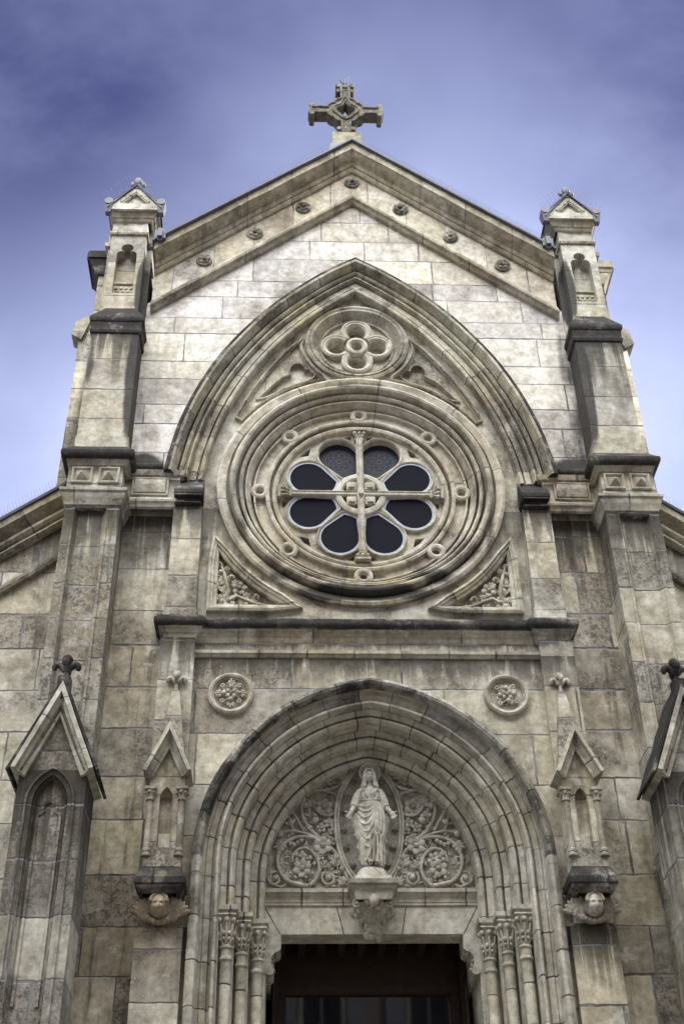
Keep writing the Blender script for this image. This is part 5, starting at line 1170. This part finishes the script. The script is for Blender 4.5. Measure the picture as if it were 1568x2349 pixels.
for s_, nm in ((-1, 'left'), (1, 'right')):
    z0 = -0.10 if s_ < 0 else -0.22
    tp = lambda x: z0-.785*(x-4.31)+.08
    spikes('row of thin bird spikes along the sloping roof edge of the %s aisle' % nm, [(s_*4.2, -.1, tp(4.2)), (s_*6.5, -.1, tp(6.5))], (0, -.2, 1), (1, .5, 0), 60)
    x = s_*3.715
    spikes('bird spikes bristling round the little lead roof of the %s corner turret' % nm, [(x-.47, -.46, 5.76), (x, -.46, 6.32), (x+.47, -.46, 5.76)], (-.0, -.25, 1), (1.6, .5, 0), 16, .24)

# ------------------------------------------------------------------ the statue
SX, SY, SZ = 0.005, 0.36, -5.655
KX, KZ = 0.735, 0.745
st = thing('statue', 'pale stone statue of a veiled woman with open hands on the pedestal over the door', 'statue', (SX, SY, SZ))
DOME = 0.17
def sp(px, py, y=0.0):                                             # measured statue pixels -> local metres before scaling
    return Vector(((px-575)/1000.0, y, (1965-py)/1000.0))
mb = MB()
import bisect
def itp(tab, z):
    zs = [t_[0] for t_ in tab]; i = max(1, min(len(tab)-1, bisect.bisect(zs, z))); a, b = tab[i-1], tab[i]
    k = max(0, min(1, (z-a[0])/(b[0]-a[0]))); k = k*k*(3-2*k)*.5+k*.5
    return [a[q]+(b[q]-a[q])*k for q in range(1, len(a))]
# z, left x, right x, depth
tab = [(-.03, -.185, .205, .17), (.05, -.19, .215, .165), (.30, -.225, .23, .165), (.55, -.27, .265, .17), (.80, -.265, .285, .17), (1.0, -.215, .26, .165), (1.14, -.155, .175, .135), (1.25, -.165, .165, .14), (1.33, -.165, .155, .125), (1.38, -.12, .12, .10), (1.42, -.055, .055, .06), (1.46, -.05, .05, .055)]
NA, NZ = 150, 190
rows = []
for j in range(NZ+1):
    z = -.03+1.49*j/NZ; xl, xr, dp = itp(tab, z); cxm = (xl+xr)/2; hx_ = (xr-xl)/2; row = []
    for i in range(NA):
        a = 2*pi*i/NA; ca, sa = cos(a), sin(a)
        x = cxm+hx_*ca; y = -dp*sa
        fold = 0.0
        if z < 1.12:
            low = max(0, min(1, (1.12-z)/.35)); fr_ = max(0.0, sa)**.5
            # long vertical pleats
            pl_ = abs(((x*10.5+.35*sin(z*3.1+1)+.14*sin(z*7)+.2*sin(x*19)) % 1.0)-.5)*2
            pleat = (pl_**1.5-.45)*.075*low
            # overskirt from left hip falling diagonally to the right foot side; swags cross it
            edge = (x-(.10+.0*z)) + max(0, .55-z)*.42
            on = 1/(1+exp(edge*70)) if z > .02 else 0
            sg = z-5.5*(x+.045)**2*(1 if x > -.045 else .55)
            sw = abs(((sg*8.6+.35*sin(sg*9)+.12*sin(x*21)) % 1.0)-.5)*2
            amp = max(0, min(1, (z-.30)/.25))
            swag = 0.0
            fold = (pleat*(1-on)+(swag+.018+pleat*.55*(1-amp)+pleat*.18)*on)*fr_
            sidep = (abs(((z*5.2+x*3) % 1.0)-.5)*2-.5)*.055*(1-fr_)*low
            x += sidep*(1 if ca > 0 else -1)
        else:
            fold = .030*(abs(((x*14+.3) % 1.0)-.5)*2-.5)*max(0, sa)*max(0, min(1, (1.36-z)/.1))
            fold += .030*(exp(-((x+.075)/.05)**2-((z-1.225)/.055)**2)+exp(-((x-.075)/.05)**2-((z-1.225)/.055)**2))*max(0, sa)
        y -= fold
        row.append(mb.bm.verts.new((x, y, z)))
    rows.append(row)
for j in range(NZ):
    for i in range(NA): mb.face((rows[j][i], rows[j][(i+1) % NA], rows[j+1][(i+1) % NA], rows[j+1][i]))
mb.face(rows[0]); mb.face(rows[-1])
# drapery ridges: swags gathered at the right waist, long falls below, hem edges
def surf(x, z, lift=.0):
    xl, xr, dp = itp(tab, max(z, .0)); q = (x-(xl+xr)/2)/((xr-xl)/2)
    return Vector((x, -dp*sqrt(max(0.02, 1-q*q))-lift, z))
def ridge(P, r_, lift=.012, taper=.5):
    q = bez([(x, 0, z) for x, z in P], 6); n = len(q)
    mb.tube([surf(v.x, v.z, lift) for v in q], [r_*(1-taper*abs(2*i/(n-1)-1)**2) for i in range(n)], 8)
for P, r_ in (([(-.19, 1.06), (-.10, .985), (.0, 1.005), (.10, 1.10)], .020), ([(-.21, 1.0), (-.11, .90), (.0, .93), (.09, 1.07)], .024), ([(-.22, .94), (-.13, .80), (-.02, .82), (.06, .97), (.10, 1.06)], .026),
              ([(-.23, .87), (-.15, .70), (-.04, .69), (.05, .86), (.085, .99)], .026), ([(-.22, .78), (-.14, .58), (-.04, .56), (.03, .72), (.07, .90)], .026), ([(-.20, .66), (-.12, .46), (-.03, .43), (.03, .58)], .024), ([(-.17, .50), (-.11, .33), (-.03, .28), (.01, .40)], .022),
              ([(-.13, 1.02), (-.06, .95), (.03, 1.02)], .012), ([(-.15, .84), (-.07, .75), (.02, .85)], .014), ([(-.17, .62), (-.09, .50), (0, .58)], .014)): ridge(P, r_)
for P, r_ in (([(.10, 1.09), (.115, .8), (.10, .62), (.13, .50)], .030), ([(.14, 1.09), (.165, .8), (.15, .55)], .026), ([(.19, 1.0), (.215, .75), (.20, .48), (.23, .40)], .028), ([(.085, 1.06), (.075, .75), (.05, .48)], .022),
              ([(.04, .45), (.03, .22), (.01, .03)], .028), ([(.09, .52), (.095, .25), (.075, .03)], .024), ([(.145, .5), (.15, .25), (.15, .02)], .028), ([(.19, .46), (.20, .22), (.195, .02)], .024), ([(-.17, .45), (-.165, .2), (-.16, .0)], .028), ([(-.12, .26), (-.12, .12), (-.125, .0)], .022), ([(-.06, .26), (-.07, .12), (-.05, .02)], .020),
              ([(-.09, 1.34), (-.07, 1.24), (-.02, 1.14)], .016), ([(.09, 1.34), (.07, 1.24), (.03, 1.14)], .016), ([(0, 1.32), (.0, 1.24), (.0, 1.14)], .012), ([(-.13, 1.30), (-.12, 1.2), (-.07, 1.13)], .014), ([(.13, 1.30), (.12, 1.2), (.08, 1.13)], .014)): ridge(P, r_, .010, .25)
# belt, hem edges, feet
mb.tube(bez([(-.15, -.10, 1.13), (-.06, -.145, 1.115), (.06, -.145, 1.12), (.16, -.09, 1.15)], 5), .016, 7)
mb.tube(bez([(.11, -.16, 1.08), (.10, -.185, .80), (.06, -.19, .5), (-.02, -.185, .22), (-.12, -.16, .03)], 6), [.014]*25, 7)
mb.ell((-.03, -.19, .015), (.045, .07, .03), None, 10, 7); mb.ell((.085, -.18, .02), (.045, .07, .03), None, 10, 7)
# head, neck, veil falling on the shoulders
hc = Vector((0.005, -.035, 1.575)); face_part(mb, hc, 0.235, 0.10)
mb.tube([(0, -.0, 1.36), (.004, -.02, 1.52)], [.062, .050], 14)
VN = 36
vr = []
for j in range(15):
    k = j/14; z = 1.715-k*.42; 
    ww = .03+.100*sin(min(1, k*3.2)*pi/2)+(.10*max(0, k-.5)*2)**1.0*.55; dd = .05+.075*sin(min(1, k*2.6)*pi/2)+.03*k
    row = []
    for i in range(VN+1):
        a = radians(-62)+radians(304)*i/VN                          # open at the front
        row.append(Vector((.003+ww*sin(a-pi/2+radians(0))*1.0, 0, 0)))
        aa = pi/2+radians(38)+radians(284)*i/VN
        rip = 1+.05*sin(i*1.9+k*3)*k
        row[-1] = Vector((.003+ww*rip*cos(aa), -.015-dd*rip*sin(aa), z))
    vr.append(row)
ov = [[mb.bm.verts.new(p) for p in r] for r in vr]
iv = [[mb.bm.verts.new((p.x*.80, -.015+(p.y+.015)*.80, p.z-.02)) for p in r] for r in vr]
for j in range(14):
    for i in range(VN):
        mb.face((ov[j][i], ov[j][i+1], ov[j+1][i+1], ov[j+1][i])); mb.face((iv[j][i], iv[j+1][i], iv[j+1][i+1], iv[j][i+1]))
    for i in (0, VN): mb.face((ov[j][i], ov[j+1][i], iv[j+1][i], iv[j][i]))
for j in (0, 14):
    for i in range(VN): mb.face((ov[j][i], ov[j][i+1], iv[j][i+1], iv[j][i]))
mb.ell((.004, -.01, 1.70), (.085, .10, .045), None, 14, 8)
for e in (-1, 1):                                                    # veil edges and hair beside the face
    mb.tube([(e*.035, -.125, 1.70), (e*.082, -.105, 1.62), (e*.095, -.085, 1.48), (e*.125, -.105, 1.36)], [.02, .022, .022, .026], 7)
    mb.tube([(e*.07, -.09, 1.58), (e*.072, -.09, 1.45), (e*.09, -.125, 1.37)], [.02, .022, .026], 7)
# arms: sleeve to the elbow, bare forearm turned out, open hand
for e, el, ha in ((-1, sp(318, 915, -.05), sp(245, 1075, -.17)), (1, sp(820, 930, -.05), sp(905, 1075, -.17))):
    sh_ = Vector((e*.155, 0.0, 1.315))
    mb.tube([sh_-Vector((e*.05, 0, 0)), sh_, sh_.lerp(el, .5)+Vector((e*.02, 0, 0)), el, el.lerp(ha, .35)], [.06, .075, .078, .078, .070], 14)
    mb.tube([el, el.lerp(ha, .5), ha], [.058, .045, .030], 12)
    for q in range(3): p_ = el.lerp(ha, .25+.2*q); mb.ell(p_, (.056-.006*q, .05-.005*q, .014), None, 12, 6)
    d = (ha-el).normalized(); dn = Vector((e*.42, -.28, -.86)).normalized(); side_ = Vector((e*.86, -.1, .45)).normalized()
    pc_ = ha+dn*.045
    nrm = dn.cross(side_).normalized()
    Rm = Matrix((side_, nrm, dn)).transposed()
    mb.ell(pc_, (.044, .020, .058), Rm, 12, 9)
    for q in range(4):
        b0_ = pc_+dn*.042+side_*((q-1.5)*.023); ln = (.066, .080, .075, .058)[q]; spd = (q-1.5)*.16
        d1_ = (dn+side_*spd).normalized(); d2_ = (dn+side_*spd+Vector((0, -.35, 0))).normalized()
        mb.tube([b0_, b0_+d1_*ln*.5, b0_+d1_*ln*.5+d2_*ln*.5], [.0110, .0105, .0085], 8)
    tb_ = pc_-side_*(-.030)*1-dn*.012; td = (side_*.75+dn*.45+Vector((0, -.35, 0))).normalized()
    mb.tube([tb_, tb_+td*.04, tb_+td*.072], [.014, .0125, .0095], 8)
    # cloak hanging from the forearm in zig-zag folds
    for q in range(5):
        xo = e*(.165+q*.030); zt1 = 1.02-q*.035; zb1 = (.52, .60, .46, .56, .64)[q]
        mb.tube([(xo, -.03-.02*(q % 2), zt1), (xo+e*.012, -.05-.02*(q % 2), (zt1+zb1)/2), (xo-e*.012, -.03, zb1)], [.03, .030, .024], 8)
for v in mb.bm.verts: v.co = Vector((SX+v.co.x*KX*1.02, SY+v.co.y*KX, SZ+DOME+v.co.z*KZ))
fig = part(mb, 'figure', M['statue'], st, wear=0, weld=False); remesh(fig, 0.0042)
hx, hz, HY = SX+.012, -4.225, .385
mb = MB(); mb.sweep(circ(hx, hz, 0.128, 36), [(0.012, HY+.03), (0.010, HY-.012), (-0.012, HY-.018), (-0.02, HY)], closed=True, step=None); mb.plate(circ(hx, hz, 0.12, 32, cw=False), [], HY, HY+.03)
for k in range(22):
    a = -0.35+k*(pi+.7)/21; mb.tube([(hx+.05*cos(a), HY-.004, hz+.05*sin(a)), (hx+.10*cos(a), HY-.006, hz+.10*sin(a))], [.004, .0085], 5)
part(mb, 'halo', M['statue'], st, wear=0.001)
mb = MB(); N_ = 28
mb.lathe((SX, SY+.02, SZ), [(0.02, DOME+.005), (.09, DOME-.005), (.155, DOME-.04), (.19, DOME-.09), (.205, 0.0)], 28); 
part(mb, 'globe_base', M['statue'], st, wear=0.002)

# ================================================================== STREET BEHIND THE CAMERA
def setting(o): o['kind'] = 'structure'; return o
mb = MB(); mb.box(-400, 400, -400, 400, GZ-.5, GZ, 0); setting(mb.build('street', M['asphalt'], None, wear=0))
YB = -18.5
hb = thing('town_house', 'pink stucco town house with grey shutters facing the church across the street', 'house', (0, YB-4, GZ))
HZ = GZ+28.5
mb = MB(); wins = []
for r_ in range(7):
    for k in range(9): wins.append((-12.0+k*3.0, GZ+1.2+r_*3.3))
mb.plate([(-16, GZ+.004), (16, GZ+.004), (16, HZ), (-16, HZ)], [[(x-.55, z), (x+.55, z), (x+.55, z+1.9), (x-.55, z+1.9)] for x, z in wins], YB, YB-.25); mb.box(-16, 16, YB-9, YB-.3, GZ+.004, HZ-.02)
part(mb, 'wall', M['stucco'], hb, wear=0)
for x, z in wins:
    mb = MB(); mb.sweep(closed_cw([(x-.55, z), (x+.55, z), (x+.55, z+1.9), (x-.55, z+1.9)]), [(.12, YB+.003), (.11, YB+.05), (0, YB+.05), (-.02, YB-.02)], closed=True, step=None); wf = part(mb, 'window', M['lintel'], hb, wear=0)
    mb = MB(); mb.plate([(x-.54, z+.01), (x+.54, z+.01), (x+.54, z+1.89), (x-.54, z+1.89)], [], YB-.2, None); part(mb, 'pane', M['pane'], wf, wear=0)
    mb = MB(); mb.box(x-.03, x+.03, YB-.19, YB-.14, z, z+1.9); mb.box(x-.55, x+.55, YB-.19, YB-.15, z+1.2, z+1.26); part(mb, 'glazing_bar', M['shutter'], wf, wear=0)
    for e in (-1, 1):
        mb = MB(); mb.box(x+e*.70, x+e*1.22, YB+.02, YB+.07, z, z+1.9, ch=.01); part(mb, 'shutter', M['shutter'], hb, wear=0)
mb = MB(); mb.hexa([(-16.5, YB-9.5, HZ), (16.5, YB-9.5, HZ), (16.5, YB+.6, HZ), (-16.5, YB+.6, HZ), (-16.5, YB-4.6, HZ+2.2), (16.5, YB-4.6, HZ+2.2), (16.5, YB-4.4, HZ+2.2), (-16.5, YB-4.4, HZ+2.2)]); part(mb, 'roof', M['tile'], hb, wear=0)
